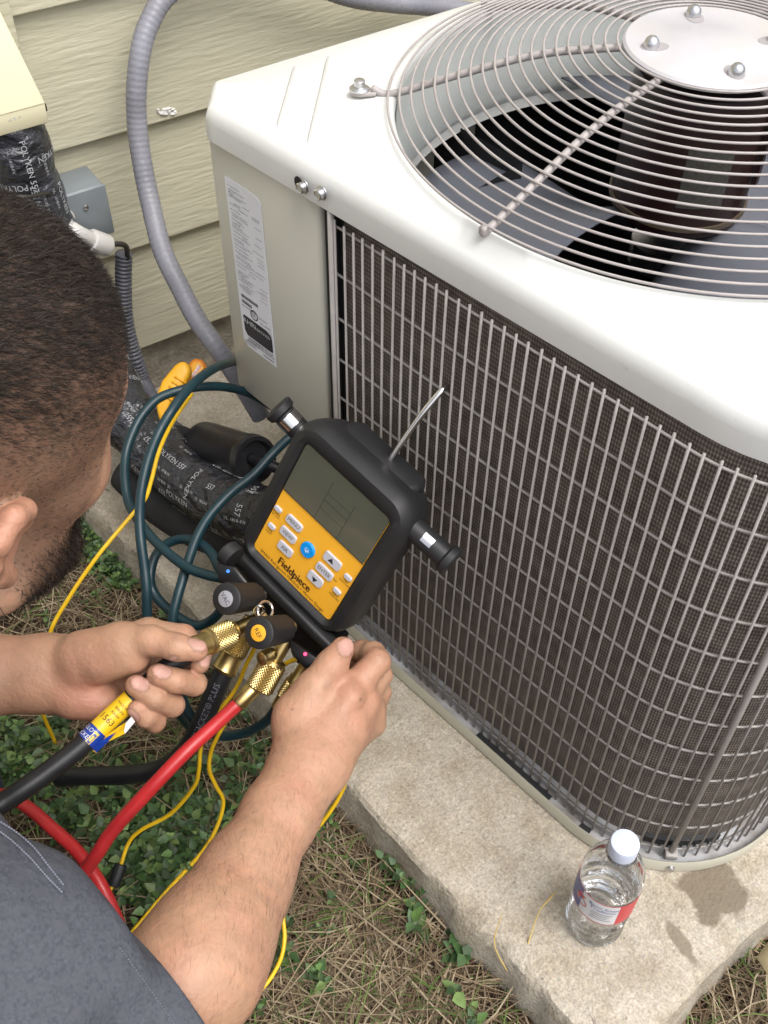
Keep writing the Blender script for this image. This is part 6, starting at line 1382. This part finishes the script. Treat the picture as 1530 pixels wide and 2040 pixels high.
def leaf_vf(base, d, n, L_, W):
    """ovate leaf with a folded midrib, 8 points"""
    d = nrm(d); n = nrm(n - d * (np.asarray(n) @ d)); s = np.cross(d, n)
    pts = [base, base + d * L_ * .28 + s * W * .8 + n * L_ * .10, base + d * L_ * .66 + s * W * .52 + n * L_ * .08, base + d * L_, base + d * L_ * .66 - s * W * .52 + n * L_ * .08, base + d * L_ * .28 - s * W * .8 + n * L_ * .10, base + d * L_ * .30, base + d * L_ * .64 + n * L_ * .01]
    return pts, [(0, 1, 6), (1, 2, 7, 6), (2, 3, 7), (3, 4, 7), (4, 5, 6, 7), (5, 0, 6)]
LC = [(.070, .130, .036), (.042, .088, .028), (.115, .175, .055), (.060, .105, .044), (.032, .066, .023)]
def sprig(B, CL, base, h, nl, r, size, lean=(0, 0, 1)):
    lean = nrm(np.asarray(lean) + r.normal(0, .25, 3)); top = base + lean * h
    for i in range(nl):
        t = (i // 2 + 1) / (nl / 2); a = (i % 2) * math.pi + (i // 2) * 1.57 + r.uniform(-.4, .4); c = base + lean * h * t
        d = np.array([math.cos(a), math.sin(a), r.uniform(.0, .55)]); L_ = size * r.uniform(.45, 1.35) * (1.1 - .3 * t)
        v, f = leaf_vf(c, d, np.array([0, 0, 1.0]) + r.normal(0, .3, 3), L_, L_ * .46); b0 = len(B.V); B.add(v, f); CL += [np.array(LC[r.integers(0, 5)]) * r.uniform(.6, 1.5)] * len(v)
    return top
def patch_leaves(n, seed, region, size, name, label):
    r = np.random.default_rng(seed); P = region(r, n); B = MB(); CL = []
    for x, y in P:
        if on_pad(x, y) or behind_wall(x, y): continue
        z = float(ground_z(x, y)); sprig(B, CL, np.array([x, y, z]), r.uniform(.006, .030), int(r.integers(4, 8)), r, size)
    me = B.mesh(name, True); vcol(me, np.array(CL)); return tag(link(name, me, M['leaf']), label, 'weeds', kind='stuff')
R_cl = spread([(40, 1500, 2.5), (90, 1530, 2), (20, 1560, 1.5), (60, 1480, 1), (150, 1620, 1.5), (200, 1560, 1), (300, 1600, 2.5), (360, 1650, 3), (330, 1700, 3), (290, 1760, 3), (400, 1620, 2), (420, 1720, 2), (340, 1820, 1.5), (230, 1640, 1.5), (470, 1600, 1.2), (250, 1680, 1), (480, 1680, 1)], 0.020)
patch_leaves(560, 11, R_cl, 0.0140, 'ground_cover', 'low dark green leafy weeds covering the soil below the hoses')
R_c2 = spread([(185, 1085, 2), (205, 1110, 2.5), (225, 1140, 2), (250, 1160, 1.5), (165, 1070, 1)], 0.010)
patch_leaves(150, 12, R_c2, 0.0105, 'ground_cover', 'small green weeds against the pad below the yellow cord')
R_c3 = spread([(330, 1220), (380, 1270), (540, 1560), (500, 1480, 1.5), (560, 1480), (120, 1200), (650, 1640), (560, 1920), (480, 1980)], 0.03)
patch_leaves(110, 13, R_c3, 0.010, 'scattered_weeds', 'scattered small green weed seedlings in the dry grass')
def weed(px, py, h, nl, size, label, seed, lean=(0, 0, 1), extra=3):
    r = np.random.default_rng(seed); b = onz(px, py, GZ); b[2] = float(ground_z(b[0], b[1])) - .002
    e = empty('weed_plant', label, 'weed', 'weeds along the pad edge'); B = MB(); CL = []; S = MB()
    for k in range(extra):
        bb = b + np.array([*r.normal(0, .006, 2), 0]); ln = nrm(np.asarray(lean) + r.normal(0, .35, 3) * [1, 1, .3]); top = sprig(B, CL, bb, h * r.uniform(.6, 1.1), nl, r, size, ln); S.add(*tube_vf([bb, (bb + top) / 2 + r.normal(0, .002, 3), top], 0.0008, 5))
    me = B.mesh('leaves'); vcol(me, np.array(CL)); link('leaves', me, M['leaf'], e); link('stems', S.mesh('stems'), M['stem'], e)
weed(786, 1742, .030, 6, .013, 'small weed at the pad edge just right of the forearm', 1, extra=2)
weed(832, 1765, .045, 8, .015, 'leafy weed leaning on the pad edge below the forearm, tallest of its row', 2)
weed(850, 1825, .030, 8, .018, 'broad-leaved weed spreading at the pad edge left of the bottle', 3, extra=3)
weed(905, 1895, .022, 8, .017, 'dark green low weed in the straw beside the pad', 4, extra=4)
weed(930, 1990, .035, 8, .016, 'upright weed in the straw near the lower picture edge', 5, extra=3)
weed(556, 1935, .030, 8, .014, 'weed growing beside the yellow cord right of the sleeve', 6, extra=3)
weed(650, 1985, .030, 8, .013, 'pale green weed alone in bare soil right of the yellow cord', 7, extra=4)
weed(575, 1880, .020, 6, .012, 'tiny weed touching the yellow cord above the larger weed', 8, extra=2)
weed(1085, 2050, .020, 6, .014, 'single green shoot at the front corner of the pad', 9, extra=1)
# dry leaf by the right edge and a straw lying on the pad
p = onz(1522, 1885, -0.03); pts = []; 
V, F = leaf_vf(p + [0, 0, .008], np.array([.6, -.5, .15]), np.array([0, -.3, 1.0]), .055, .017); o = link('dead_leaf', mesh('dead_leaf', V, F), M['deadleaf']); sm_ = o.modifiers.new('t', 'SOLIDIFY'); sm_.thickness = .0005
tag(o, 'dry tan leaf in the straw right of the pad', 'leaf')
tube('grass_stalk', [onz(1045, 1905, -.01), onz(1058, 1860, .006), onz(1075, 1815, .012), onz(1095, 1790, .016), onz(1108, 1775, .014)], [0.0009, 0.0008, 0.0006, 0.0012, 0.0004], mat('straw_yellow', (.50, .36, .12), rough=.7), None, 6)
o = bpy.data.objects['grass_stalk']; tag(o, 'dry yellow grass stalk lying on the pad left of the bottle', 'grass stalk')
tube('grass_stalk', [onz(1010, 1935, -.02), onz(985, 1880, .01), onz(1000, 1820, .03)], [0.0008, 0.0007, 0.0004], bpy.data.materials['straw_yellow'], None, 6)
tag(bpy.data.objects['grass_stalk.001'], 'bent dry grass stalk rising over the pad front edge', 'grass stalk')
